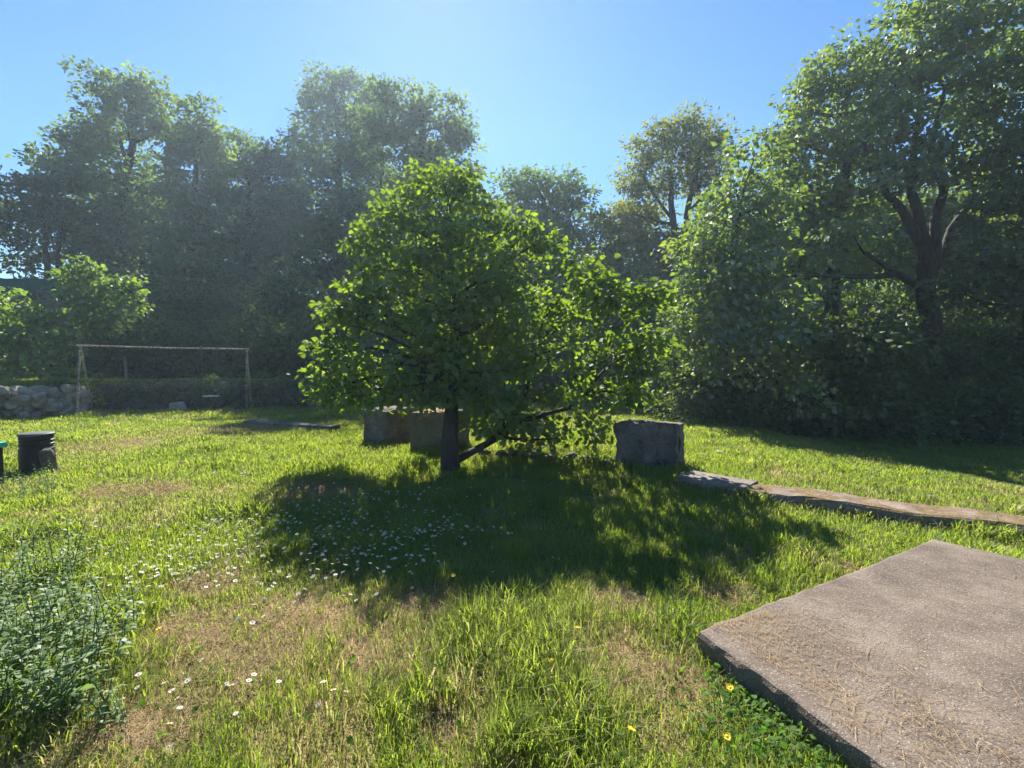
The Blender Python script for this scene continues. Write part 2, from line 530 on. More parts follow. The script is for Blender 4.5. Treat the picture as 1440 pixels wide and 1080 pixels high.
def rough_box(name, c, size, rz, mat, seed, amp=.03, cut=None, sub=9, loc=True):
    """weathered concrete block; base centre c"""
    bm = bmesh.new()
    bmesh.ops.create_cube(bm, size=1.0)
    bmesh.ops.subdivide_edges(bm, edges=bm.edges[:], cuts=sub, use_grid_fill=True)
    for v in bm.verts:
        v.co = Vector((v.co.x * size[0], v.co.y * size[1], (v.co.z + .5) * size[2]))
    if cut: cut(bm)
    rot = Matrix.Rotation(rz, 4, 'Z')
    for v in bm.verts:
        p = v.co.copy()
        n = Vector((p.x / size[0], p.y / size[1], (p.z - size[2] / 2) / size[2]))
        edge = sorted((abs(n.x), abs(n.y), abs(n.z)))
        k = max(0, edge[1] - .38) / .12
        d = amp * (.8 * noise3(p, 2.2, seed) + .6 * noise3(p, 6, seed) + .35 * noise3(p, 15, seed)) - amp * .9 * k * (.5 + noise3(p, 5, seed + 9))
        v.co = p + p.normalized() * 0 + Vector((n.x, n.y, n.z)).normalized() * d
    bm.transform(Matrix.Translation(Vector(c)) @ rot)
    for f in bm.faces: f.smooth = False
    me = bpy.data.meshes.new(name); bm.to_mesh(me); bm.free()
    return link(name, me, mat, loc=tuple(c))


def chip(bm):
    """the right front corner has broken away, leaving a rough hollow"""
    for v in bm.verts:
        x, y, z = v.co
        lim = .13 + .06 * noise3((0, 0, z), 4.0, 2) + max(0, z - .5) * -.5
        if x > lim and y < .10 and z > .04:
            v.co.y = .10 + .09 * noise3(v.co, 6, 4) - .04 * (x < lim + .08)
            v.co.x = x - .04 * (1 + noise3(v.co, 9, 1))


RZ1, RZ2 = R(-40), R(-30)
BLK = []
b3 = gp(905, 662); b3.z = -.05
BLK.append((b3 + Vector((.18, .32, 0)), .85, .80, RZ1))
tag(rough_box('concrete_block', b3 + Vector((.18, .32, 0)), (.80, .72, .70), RZ1, M['block'], 11, .045, chip, 19), 'dark concrete block with a broken right corner at the end of the mossy kerb', 'concrete block', 'old concrete blocks by the tree')
b2 = gp(604, 634); b2.z = -.05
BLK.append((b2 + Vector((.15, .35, 0)), .85, .8, RZ2))
tag(rough_box('concrete_block', b2 + Vector((.15, .35, 0)), (.74, .80, .72), RZ2, M['block_moss'], 23, .05, None, 15), 'concrete block with yellow moss on top, half hidden behind the tree trunk', 'concrete block', 'old concrete blocks by the tree')
b1 = gp(533, 625); b1.z = -.05
BLK.append((b1 + Vector((.10, .40, 0)), .85, .8, RZ2))
tag(rough_box('concrete_block', b1 + Vector((.10, .40, 0)), (.62, .82, .70), RZ2, M['block'], 31, .05, None, 15), 'concrete block with a flaking grey top, farthest left of the blocks by the tree', 'concrete block', 'old concrete blocks by the tree')


def strip(name, pts, w, h, mat, seed, z0=-.1, step=.12, amp=.02):
    """low kerb following a line, rough along its edges"""
    pts = [Vector((p.x, p.y, 0)) for p in pts]
    path = []
    for a, b in zip(pts, pts[1:]):
        n = max(2, int((b - a).length / step))
        path += [a.lerp(b, k / n) for k in range(n)]
    path.append(pts[-1])
    vs, fs = [], []
    m = len(path)
    for i, p in enumerate(path):
        t = (path[min(i + 1, m - 1)] - path[max(i - 1, 0)]).normalized()
        nn = Vector((-t.y, t.x, 0))
        gzz = g1(p.x, p.y)
        prof = [(-w / 2, z0), (-w / 2 - .005, h * .55), (-w / 2 + .01, h - .02), (-w / 2 + .035, h), (0, h + .005), (w / 2 - .035, h), (w / 2 - .01, h - .02), (w / 2, z0)]
        for k, (s, z) in enumerate(prof):
            q = p + nn * s + Vector((0, 0, gzz + z))
            j = Vector((noise3(q, 5, seed), noise3(q, 5, seed + 3), noise3(q, 6, seed + 7))) * amp
            j2 = Vector((noise3(q, 19, seed), noise3(q, 19, seed + 3), .6 * noise3(q, 19, seed + 7))) * amp * .6
            vs.append(q + j + j2)
    k = 8
    for i in range(m - 1):
        for a in range(k - 1):
            fs.append((i * k + a, i * k + a + 1, (i + 1) * k + a + 1, (i + 1) * k + a))
    fs.append(tuple(range(k))); fs.append(tuple((m - 1) * k + a for a in range(k - 1, -1, -1)))
    mb = MB(); mb.add(vs, fs)
    me = mb.mesh(name)
    bm = bmesh.new(); bm.from_mesh(me); bmesh.ops.recalc_face_normals(bm, faces=bm.faces[:]); bm.to_mesh(me); bm.free()
    return link(name, me, mat, loc=(path[0].x, path[0].y, 0))


KA, KB, KC = gp(957, 676, .1), gp(1045, 692, .1), gp(1440, 742, .1)
KD = KB + (KC - KB) * 2.0
KN = Vector((.147, .176, 0))
KERB = [KA + KN, KB + KN, KC + KN, KD + KN]
KM = (KA + KB) * .5 + KN
tag(rough_box('concrete_kerb', (KM.x, KM.y, g1(KM.x, KM.y) - .06), ((KB - KA).length + .06, .46, .19), math.atan2((KB - KA).y, (KB - KA).x), M['kerb'], 41, .012, None, 11), 'bare grey concrete end of the kerb beside the broken block', 'kerb')
tag(strip('mossy_kerb', [KB + KN + (KC - KB).normalized() * .015, KC + KN, KD + KN], .45, .125, M['beam_moss'], 8, amp=.022), 'long kerb covered in brown moss crossing the grass at right', 'kerb')
LA, LB = gp(352, 590, .1), gp(458, 599, .1)
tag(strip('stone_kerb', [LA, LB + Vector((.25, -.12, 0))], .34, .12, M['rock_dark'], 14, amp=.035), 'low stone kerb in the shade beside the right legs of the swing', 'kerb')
tag(strip('garden_edging', [gp(70, 581, .05), gp(200, 578, .05), gp(340, 576, .05)], .10, .05, M['bark_pale'], 17, amp=.015), 'thin edging along the grass behind the swing', 'edging')


def rock_into(mb, c, s, seed, sub=2, rough=.35):
    bm = bmesh.new()
    bmesh.ops.create_icosphere(bm, subdivisions=sub, radius=1)
    rr = random.Random(seed)
    rot = Matrix.Rotation(rr.uniform(0, 6.3), 3, 'Z') @ Matrix.Rotation(rr.uniform(-.5, .5), 3, 'X')
    vs = []
    bm.verts.ensure_lookup_table()
    for v in bm.verts:
        p = v.co * (1 + rough * noise3(v.co, 1.3, seed * 3.1) + rough * .5 * noise3(v.co, 3.1, seed))
        # flatten into facets
        for ax in range(3):
            if abs(p[ax]) > .72: p[ax] = math.copysign(.72 + .15 * (abs(p[ax]) - .72), p[ax])
        p = rot @ Vector((p.x * s[0], p.y * s[1], p.z * s[2]))
        vs.append(Vector(c) + p)
    mb.add(vs, [[l.vert.index for l in f.loops] for f in bm.faces])
    bm.free()


def stone_wall(name, pts, h, mat, seed, size=.3, label='', thick=.35):
    """dry stone retaining wall along a line: one wall, its stones are its surface"""
    rr = random.Random(seed)
    mb = MB()
    for a, b in zip(pts, pts[1:]):
        a, b = Vector(a), Vector(b)
        L_ = (b - a).length
        n = int(L_ / (size * .75)) + 1
        rows = max(2, int(h / (size * .52)))
        for r_ in range(rows):
            for k in range(n):
                t = (k + rr.random() * .8) / n
                p = a.lerp(b, t)
                z = a.z + (b.z - a.z) * t + h * (r_ + .4 + rr.uniform(-.2, .2)) / rows
                s = size * rr.uniform(.6, 1.25)
                rock_into(mb, (p.x + rr.uniform(-.1, .1), p.y + rr.uniform(-.1, .1), z), (s * .75, s * .6, s * .5), rr.random() * 40)
    c = Vector(pts[0])
    o = mb.build(name, mat, loc=(c.x, c.y, c.z))
    tag(o, label, 'stone wall')
    return o


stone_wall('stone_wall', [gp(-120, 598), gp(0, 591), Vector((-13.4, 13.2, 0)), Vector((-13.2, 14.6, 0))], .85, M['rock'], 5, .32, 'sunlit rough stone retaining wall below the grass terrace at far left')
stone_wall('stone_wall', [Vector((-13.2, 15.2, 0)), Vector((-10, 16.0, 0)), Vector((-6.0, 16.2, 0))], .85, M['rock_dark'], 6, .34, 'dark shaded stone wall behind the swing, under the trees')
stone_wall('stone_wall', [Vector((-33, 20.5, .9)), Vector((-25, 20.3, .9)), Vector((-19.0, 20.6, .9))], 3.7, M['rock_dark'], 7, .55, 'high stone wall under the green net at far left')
# low rubble wall under the tree between the blocks
stone_wall('rubble_wall', [gp(655, 645) + Vector((.1, .25, -.05)), gp(760, 652) + Vector((.1, .25, -.05)), gp(862, 662) + Vector((.1, .25, -.05))], .15, M['rock_dark'], 9, .15, 'low dark rubble wall under the tree between two blocks')


def lone_rock(name, c, s, seed, mat, label):
    mb = MB(); rock_into(mb, c, s, seed, 3)
    tag(mb.build(name, mat, loc=tuple(c), smooth=False), label, 'rock')


lone_rock('boulder', gp(250, 578) + Vector((0, 0, .1)), (.30, .25, .24), 3.3, M['white_rock'], 'pale boulder lying at the foot of the shaded wall inside the swing')
lone_rock('stone', gp(1013, 640) + Vector((0, 0, .03)), (.11, .08, .05), 5.1, M['white_rock'], 'small white stone lying on the sunlit grass right of the broken block')

# ------------------------------------------------------------------ swing
def swing():
    a = dp(113, 486, 13.8); b = dp(347, 491, 15.6)
    base = empty('swing_frame', ((a.x + b.x) / 2, (a.y + b.y) / 2, 0))
    tag(base, 'rusty steel swing frame with two splayed legs at each end', 'swing')
    m = MB(); m.tube([a + (a - b).normalized() * .1, a.lerp(b, .5) - Vector((0, 0, .02)), b + (b - a).normalized() * .06], .026, 8)
    m.build('crossbar', M['rust'], base)
    ax = (b - a).normalized(); pn = Vector((ax.y, -ax.x, 0))
    for top, foot, mt in ((a, gp(108, 586), 'rust'), (a, gp(131, 579), 'rust_yellow'), (b, gp(347, 575), 'rust'), (b, gp(354, 574.5), 'rust_yellow')):
        foot.z = g1(foot.x, foot.y) - .05
        m = MB(); m.tube([foot, top], .028, 8); m.build('leg', M[mt], base)
    m = MB()
    for t in (.70,): m.tube([a.lerp(b, t) + Vector((0, 0, -.055)), a.lerp(b, t) + Vector((0, 0, .045))], .05, 8)
    m.build('chain_hook', M['chain'], base)
    m = MB(); m.tube([a.lerp(b, .8) + Vector((0, 0, -.055)), a.lerp(b, .8) + Vector((0, 0, .045))], .05, 8); m.build('chain_hook', M['chain'], base)
    seat_c = dp(297, 557, 14.95)
    sb = empty('swing_seat', seat_c)
    tag(sb, 'pale flat seat hanging on two thin chains from the swing crossbar', 'swing seat')
    m = MB(); m.box(seat_c, (.46, .16, .035), math.atan2(ax.y, ax.x)); m.build('seat', M['seat'], sb)
    for s in (-1, 1):
        t0 = seat_c + ax * .2 * s
        t1 = a.lerp(b, .75 + .05 * s) - Vector((0, 0, .05))
        m = MB()
        n = 60
        for k in range(n):
            p0, p1 = t0.lerp(t1, k / n), t0.lerp(t1, (k + .9) / n)
            off = (ax if k % 2 else pn) * .006
            m.tube([p0 + off, p1 + off], .006, 4); m.tube([p0 - off, p1 - off], .006, 4)
        m.build('chain', M['chain'], sb)


swing()
# thin stake on the bank behind the swing
pb = dp(178, 536, 17.5); pb.z = g1(pb.x, pb.y) - .1
m = MB(); m.tube([pb, pb + Vector((-.03, 0, 1.0))], [.05, .045], 8)
tag(m.build('wooden_stake', M['wood'], loc=tuple(pb)), 'thin weathered stake standing on the shaded bank behind the swing', 'stake')

# green net fence on the high wall
def net_fence():
    a, b = Vector((-33, 20.5, 4.5)), Vector((-19.0, 20.6, 4.35))
    base = empty('net_fence', (-26, 20.5, 4.5))
    tag(base, 'dark green net fence standing on the high stone wall at far left', 'fence')
    n = 60; vs = []; fs = []
    for i in range(n + 1):
        p = a.lerp(b, i / n)
        sag = .05 * math.sin(i * 1.9) * .4 + .03 * noise3(p, 1.3)
        for d, z in ((0, -.25), (0, .3), (0, .85)):
            vs.append((p.x, p.y + .04 * noise3((p.x, z, 0), 2.1), p.z + z - (sag if z > .5 else 0)))
        for d, z in ((.02, .85), (.02, .3), (.02, -.25)):
            vs.append((p.x, p.y + .012 + .04 * noise3((p.x, z, 0), 2.1), p.z + z - (sag if z > .5 else 0)))
    for i in range(n):
        for k in range(6):
            k2 = (k + 1) % 6
            fs.append((i * 6 + k, i * 6 + k2, (i + 1) * 6 + k2, (i + 1) * 6 + k))
    mb = MB(); mb.add(vs, fs); mb.build('net', M['mesh_green'], base)
    for k in range(7):
        p = a.lerp(b, k / 6)
        q = MB(); q.tube([p + Vector((0, .06, -.4)), p + Vector((0, .06, .9))], .03, 6); q.build('post', M['chain'], base)


net_fence()

# ------------------------------------------------------------------ drum and box at far left
def drum_and_box():
    c = gp(27, 668); c.z = -.02; c.y += .25
    d = empty('plastic_drum', c)
    tag(d, 'black ribbed round drum with a flat lid standing in the weeds at left edge', 'drum')
    b_ = MB(); b_.lathe(c, [(0.189, 0), (0.186, .34), (0.168, .37), (0.178, .38), (0.181, .41), (0.168, .42), (0.178, .43), (0.181, .46), (0.168, .47), (0.178, .48), (0.181, .51), (0.171, .52)], 32)
    b_.build('body', M['black'], d)
    l_ = MB(); l_.lathe(c, [(0.172, .522), (0.192, .525), (0.192, .548), (0.179, .56), (0.042, .57)], 32); lid = l_.build('lid', M['black_lid'], d)
    k_ = MB(); k_.lathe(c, [(0.021, .571), (0.019, .60), (0.028, .605), (0.024, .63), (0.008, .635)], 12); k_.build('knob', M['black'], lid)
    q = gp(-96, 690); q.z = -.02
    bx = empty('storage_box', q)
    tag(bx, 'black box with a turquoise lid, cut off by the left edge of the picture', 'box')
    e = MB(); e.box(q + Vector((0, 0, .24)), (1.0, .7, .48), R(-4)); e.build('box_body', M['black'], bx)
    e = MB(); e.box(q + Vector((0, 0, .515)), (1.06, .76, .06), R(-4)); e.build('lid', M['turquoise'], bx)
    lone_rock('boulder', c + Vector((.215, -.05, .16)), (.08, .10, .26), 8.8, M['rock_dark'], 'upright grey stone leaning against the black drum')


drum_and_box()
m = MB()
s0, s1 = dp(757, 634, 6.9), dp(795, 612, 7.2)
m.tube([s0 + Vector((-.12, .1, -.02)), s0, s0.lerp(s1, .5) + Vector((0, 0, .01)), s1], [.006, .009, .010, .007], 6)
tag(m.build('dead_branch', M['bleached'], loc=tuple(s0)), 'bleached bare stick leaning out of the low branches under the tree', 'stick')

# ------------------------------------------------------------------ leaves
LEAF4 = (np.array([(0, 0, 0), (.45, .34, .10), (1, 0, -.12), (.45, -.34, .10)]), np.array([(0, 3, 2), (0, 2, 1)]))
HAZEL = (np.array([(0, 0, 0), (.10, .30, .03), (.45, .43, .07), (.80, .26, .0), (1.03, 0, -.16), (.80, -.26, .0), (.45, -.43, .07), (.10, -.30, .03), (.5, 0, -.02)]),
         np.array([(8, 0, 7), (8, 7, 6), (8, 6, 5), (8, 5, 4), (8, 4, 3), (8, 3, 2), (8, 2, 1), (8, 1, 0)]))
LANCE = (np.array([(0, 0, 0), (.35, .20, .06), (.7, .13, .03), (1, 0, -.15), (.7, -.13, .03), (.35, -.20, .06)]), np.array([(0, 5, 1), (1, 5, 4), (1, 4, 2), (2, 4, 3)]))


def frames(d, n):
    d = d / np.linalg.norm(d, axis=1, keepdims=True)
    z = n - (n * d).sum(1, keepdims=True) * d
    z = z / (np.linalg.norm(z, axis=1, keepdims=True) + 1e-9)
    y = np.cross(z, d)
    return np.stack([d, y, z], 1)          # rows are the local axes


def leaves_mesh(name, pos, d, n, size, tpl, rnd):
    T, Fc = tpl
    A = frames(d, n)
    v = np.einsum('kj,nji->nki', T, A) * size[:, None, None] + pos[:, None, :]
    k = len(T)
    f = (Fc[None] + (np.arange(len(pos)) * k)[:, None, None]).reshape(-1, 3)
    return np_mesh(name, v.reshape(-1, 3), tris=f, attrs={'rnd': np.repeat(rnd, k)})


def puff_clumps(rng, puffs, per_m2, shell=.45):
    """clump centres spread through the outer part of each puff, with an uneven outline"""
    out, own = [], []
    for i, (c, r) in enumerate(puffs):
        r = np.asarray(r)
        n = max(4, int(per_m2 * 4 * math.pi * (r.prod() ** (2 / 3))))
        d = rng.normal(size=(n, 3)); d /= np.linalg.norm(d, axis=1, keepdims=True)
        rad = (shell + (1 - shell) * rng.random(n) ** .6)
        rad *= .62 + .72 * vnoise(d[:, 0] * 2.3 + i * 7.1 + d[:, 2] * 1.7, d[:, 1] * 2.3 + d[:, 2] * 2.1, i)
        out.append(np.asarray(c) + d * rad[:, None] * r); own.append(np.full(n, i))
    return np.concatenate(out), np.concatenate(own)


def clump_leaves(rng, cl, own, puffs, per, cr, lsize, droop=.35, flat=.55, upn=.45):
    n = len(cl) * per
    base = np.repeat(cl, per, 0)
    g_ = rng.normal(size=(n, 3)); g_ /= np.linalg.norm(g_, axis=1, keepdims=True)
    off = g_ * (1.75 * rng.random((n, 1)) ** .5) * cr * np.array([1, 1, flat]) * np.repeat(.6 + .8 * rng.random(len(cl)), per)[:, None]
    pos = base + off
    pc = np.array([p[0] for p in puffs])[np.repeat(own, per)]
    outw = pos - pc
    outw /= (np.linalg.norm(outw, axis=1, keepdims=True) + 1e-6)
    d = off / (np.linalg.norm(off, axis=1, keepdims=True) + 1e-6) + .5 * outw + rng.normal(size=(n, 3)) * .6
    d[:, 2] -= droop
    nn = rng.normal(size=(n, 3)) * .75 + outw * .35
    nn[:, 2] += upn
    size = lsize * (.65 + .7 * rng.random(n))
    rnd = np.clip(np.repeat(rng.random(len(cl)), per) * .6 + rng.random(n) * .45, 0, 1)
    return pos, d, nn, size, rnd


def bez(a, b, bend, n=6):
    a, b, bend = Vector(a), Vector(b), Vector(bend)
    m_ = a.lerp(b, .5) + bend
    return [a.lerp(m_, t).lerp(m_.lerp(b, t), t) for t in [k / n for k in range(n + 1)]]


def tree(name, label, cat, base, trunk, r0, puffs, bark, leafm, seed, per_m2=3.0, per=16, cr=.33, lsize=.13, shell=.45, extra=(), tpl=LEAF4, droop=.35, flat=.55, upn=.35, group=None, twig=.5, r1=.35, limb_r=.45, crown='crown', sag=-.12, kmin=.33, fork_side=False):
    rng = np.random.default_rng(seed)
    rr = random.Random(seed)
    base = Vector(base)
    t = empty(name, base)
    tag(t, label, cat, group)
    wood = MB()
    path = [base + Vector((0, 0, -.25))] + [Vector(p) for p in trunk]
    fine = []
    for a, b in zip(path, path[1:]):
        for k in range(5):
            p = a.lerp(b, k / 5)
            fine.append(p + Vector((noise3(p, .8, seed), noise3(p, .8, seed + 4), 0)) * r0 * .7)
    fine.append(path[-1])
    nf = len(fine)
    rad = [r0 * (1 - (1 - r1) * i / (nf - 1)) * (1 + .35 * max(0, 1 - i / 3)) for i in range(nf)]
    wood.tube(fine, rad, 10)
    forks = []
    for pts, ra, rb in extra:
        pts = [Vector(p) for p in pts]
        ff = []
        for a, b in zip(pts, pts[1:]): ff += [a.lerp(b, q / 4) + Vector((noise3(a.lerp(b, q / 4), 1.1, seed), 0, noise3(a.lerp(b, q / 4), 1.1, seed + 2))) * ra * .8 for q in range(4)]
        ff.append(pts[-1])
        rf = [ra + (rb - ra) * q / (len(ff) - 1) for q in range(len(ff))]
        wood.tube(ff, rf, 8)
        forks += list(zip(ff, rf))[3:]
    cl, own = puff_clumps(rng, puffs, per_m2, shell)
    for i, (c, r) in enumerate(puffs):
        c = Vector(c)
        # the limb leaves the trunk below the puff
        best, bi = None, 0
        for k in range(max(1, int(nf * kmin)), nf):
            q = fine[k]
            dz = c.z - q.z
            cost = (c - q).length + (3 * abs(dz) if dz < 0 else 0) + abs(dz - .5 * (c.xy - q.xy).length) * .5
            if best is None or cost < best: best, bi = cost, k
        s, sr = fine[bi], rad[bi]
        for q, qr in forks:
            if fork_side and c.x < q.x + .2: continue
            dz = c.z - q.z
            cost = (c - q).length + (3 * abs(dz) if dz < 0 else 0) + abs(dz - .5 * (c.xy - q.xy).length) * .5
            if cost < best: best, s, sr = cost, q, qr
        lr = min(sr * .7, r0 * limb_r)
        pts = bez(s, c, Vector((rr.uniform(-.3, .3), rr.uniform(-.3, .3), sag * (c - s).length + rr.uniform(-.2, .2))), 7)
        wood.tube(pts, [lr * (1 - .65 * k / 7) for k in range(8)], 6)
        idx = np.where(own == i)[0]
        for j in idx:
            if rr.random() < twig:
                a = pts[rr.randint(4, 7)]
                e = Vector(cl[j])
                wood.tube(bez(a, e, Vector((0, 0, -.08 * (e - a).length)), 3), [lr * .28, lr * .2, lr * .13, lr * .06], 4, cap=False)
    wood.build('trunk', bark, t, smooth=True)
    a = clump_leaves(rng, cl, own, puffs, per, cr, lsize, droop, flat, upn)
    link(crown, leaves_mesh(crown, *a[:4], tpl, a[4]), leafm, t)
    return t


def PF(px, py, Y, rx, ry=None, rd=None):
    """a puff seen at a pixel, at depth Y, with its radii given in pixels"""
    ry = ry or rx
    k = Y / F
    c = dp(px, py, Y)
    rd = (rd * k) if rd else .5 * (rx + ry) * k
    return ((c.x, c.y, c.z), (rx * k, rd, ry * k))


def gbase(px, Y):
    x = (px - CX) / F * Y
    return Vector((x, Y, g1(x, Y)))


# ---- the hazel on the lawn
hz_base = gp(634, 662)
hz_base.z = 0
HP = [PF(625, 300, 8.7, 50, 55), PF(590, 350, 8.2, 70, 50), PF(545, 360, 7.9, 40, 30), PF(680, 345, 8.0, 62, 48), PF(735, 385, 7.2, 62, 46), PF(795, 412, 6.9, 58, 38),
      PF(650, 435, 7.7, 105, 78), PF(545, 450, 7.4, 60, 52), PF(492, 458, 7.3, 24, 26), PF(486, 512, 7.3, 32, 34), PF(518, 518, 7.0, 54, 36), PF(592, 512, 6.7, 66, 42),
      PF(680, 530, 6.9, 85, 58), PF(770, 500, 6.85, 85, 66, 60), PF(850, 460, 6.8, 52, 46, 36), PF(888, 434, 6.85, 30, 18, 20), PF(864, 500, 6.75, 44, 34, 30), PF(840, 555, 6.8, 58, 36, 40),
      PF(760, 580, 7.0, 70, 30), PF(725, 608, 7.4, 55, 22), PF(830, 596, 7.2, 42, 22), PF(638, 268, 8.9, 24, 24), PF(650, 440, 9.0, 80, 70), PF(740, 460, 9.0, 90, 75), PF(660, 380, 9.2, 70, 60),
      PF(630, 450, 6.9, 60, 50), PF(628, 552, 6.6, 36, 22), PF(615, 385, 7.5, 60, 45), PF(655, 320, 8.1, 36, 36), PF(690, 440, 6.9, 60, 50), PF(705, 588, 6.8, 45, 26), PF(785, 616, 7.0, 46, 16), PF(680, 566, 6.7, 40, 28), PF(520, 552, 6.9, 48, 13), PF(592, 552, 6.6, 48, 15)]
for q_ in ((505, 342, 8.0), (528, 318, 8.2), (556, 292, 8.4), (596, 252, 8.8), (650, 246, 9.0), (690, 292, 8.4), (722, 312, 7.8), (768, 338, 7.1), (808, 372, 6.9), (832, 392, 6.9), (862, 408, 6.8), (918, 418, 6.85), (902, 412, 6.85), (912, 488, 6.75), (896, 520, 6.75),
           (480, 432, 7.3), (496, 440, 7.3), (460, 490, 7.3), (456, 526, 7.3), (468, 546, 7.2), (480, 554, 7.0), (505, 405, 7.9), (520, 380, 8.0), (548, 558, 6.8), (890, 556, 6.9), (905, 480, 7.0), (618, 248, 9.0), (660, 262, 8.8), (578, 270, 8.6), (842, 420, 6.9), (745, 322, 7.4)):
    HP.append(PF(*q_, 15, 11, 14))
hb = hz_base
tree('hazel_tree', 'bushy bright green tree with a dark trunk, alone on the lawn among the blocks', 'tree', hb,
     [hb + Vector((-.03, .02, .4)), hb + Vector((.0, .12, .9)), dp(640, 520, 7.2), dp(640, 440, 7.7), dp(635, 340, 8.2)], .145, HP, M['bark'], M['hazel'], 101,
     per_m2=3.1, per=38, cr=.20, lsize=.083, shell=.5, sag=.10, tpl=HAZEL, droop=.55, flat=.42, upn=.7, fork_side=True, kmin=.55, r1=.15, limb_r=.28, twig=.35,
     extra=[([hb + Vector((.05, .05, .12)), dp(690, 618, 6.95), dp(735, 592, 7.0), dp(800, 575, 7.1), dp(850, 520, 7.1)], .058, .02),
            ([dp(700, 612, 6.95), dp(740, 560, 7.3), dp(760, 480, 7.5)], .045, .02)])

# ---- two young trees on the terrace at left
yb = gbase(57, 15.5)
tree('young_tree', 'young light green tree on a thin stem above the sunlit stone wall, leftmost tree', 'tree', yb, [yb + Vector((.0, 0, .5)), yb + Vector((-.05, .1, 1.1))], .04,
     [PF(20, 425, 15.5, 28, 22), PF(70, 450, 15.4, 30, 24), PF(15, 475, 15.2, 40, 26), PF(75, 485, 15, 32, 24), PF(40, 510, 15.2, 38, 20), PF(-40, 470, 15.3, 50, 45), PF(85, 515, 15.2, 20, 18), PF(45, 455, 15.8, 30, 26)],
     M['bark_pale'], M['fig'], 111, per_m2=3.0, per=22, cr=.24, lsize=.14, flat=.42, shell=.3, tpl=HAZEL, droop=.5)
yb = gbase(118, 17.0)
tree('young_tree', 'young light green tree with a broad crown above the left end of the swing', 'tree', yb, [yb + Vector((.0, 0, .8)), yb + Vector((.1, .1, 1.8)), dp(135, 420, 17)], .06,
     [PF(120, 390, 17, 26, 22), PF(165, 398, 17, 26, 22), PF(140, 425, 16.8, 42, 28), PF(185, 430, 16.8, 20, 16), PF(105, 400, 17.2, 22, 18), PF(150, 455, 16.8, 34, 14), PF(100, 435, 17, 24, 24), PF(120, 372, 17, 12, 12)],
     M['bark_pale'], M['fig'], 112, per_m2=3.0, per=22, cr=.26, lsize=.15, flat=.42, shell=.3, tpl=HAZEL, droop=.5)

# ---- the tall trees of the wood, left to right
FAR = dict(per_m2=.62, per=46, cr=.60, shell=.55, lsize=.32, twig=.25, limb_r=.26, flat=.42)
b = gbase(62, 33)
tree('edge_tree', 'dense dark tree with bare lower trunks at the far left end of the wood', 'tree', b, [dp(66, 380, 33), dp(60, 300, 33)], .28,
     [PF(25, 275, 33, 45, 32), PF(-25, 285, 33, 50, 40), PF(60, 300, 33, 28, 30), PF(30, 330, 33.5, 22, 14), PF(30, 365, 34, 22, 18)], M['bark'], M['alder'], 201, extra=[([gbase(80, 33), dp(80, 370, 33), dp(85, 310, 33)], .2, .1)], **FAR)
b = gbase(160, 37)
tree('tall_oak', 'tall ragged oak with two thin leaning tops, second tree from the left', 'tree', b, [dp(165, 420, 37), dp(170, 300, 37), dp(185, 200, 37), dp(180, 130, 37)], .45,
     [PF(135, 112, 37, 14, 15), PF(140, 145, 37, 20, 26), PF(180, 120, 37, 24, 20), PF(210, 138, 37, 26, 30), PF(195, 165, 37, 42, 32), PF(235, 172, 37, 28, 26), PF(140, 190, 37, 34, 30), PF(105, 195, 37, 22, 18), PF(105, 225, 36.5, 46, 36), PF(165, 230, 37, 50, 40), PF(85, 260, 36, 30, 28), PF(120, 290, 36, 55, 50), PF(190, 290, 37, 55, 50), PF(140, 360, 36, 60, 55), PF(90, 340, 36, 34, 40), PF(200, 370, 36, 50, 50), PF(150, 430, 35, 70, 50)],
     M['bark'], M['oak'], 202, extra=[([dp(180, 240, 37), dp(165, 180, 37), dp(150, 135, 37)], .16, .05)], **FAR)
b = gbase(265, 36)
tree('tall_oak', 'tall oak with a rounded top, left of the tree of upright shoots', 'tree', b, [dp(265, 420, 36), dp(270, 300, 36), dp(280, 200, 36)], .38,
     [PF(282, 165, 36, 24, 22), PF(262, 195, 36, 32, 28), PF(290, 200, 36, 24, 26), PF(270, 240, 36, 42, 40), PF(250, 300, 36, 45, 45), PF(290, 310, 36, 45, 45), PF(265, 375, 35, 55, 50), PF(250, 440, 34, 60, 50), PF(300, 450, 34, 55, 45)],
     M['bark'], M['oak'], 203, **FAR)
b = gbase(350, 42)
rs = random.Random(77)
shoots = [PF(300 + 9.5 * k + rs.uniform(-3, 3), 205 + 16 * abs(k - 4) / 5 + rs.uniform(-12, 8), 42, 5.5, 24) for k in range(12)]
tree('shoot_tree', 'broad tree with a comb of narrow upright shoots along its top', 'tree', b, [dp(350, 420, 42), dp(350, 320, 42), dp(348, 250, 42)], .40,
     shoots + [PF(330, 250, 42, 42, 40), PF(385, 245, 42, 32, 30), PF(350, 300, 42, 60, 48), PF(400, 300, 42, 38, 44), PF(340, 370, 41, 60, 50), PF(400, 370, 41, 45, 45), PF(360, 440, 40, 65, 50)],
     M['bark'], M['oak'], 204, **FAR)
b = gbase(480, 52)
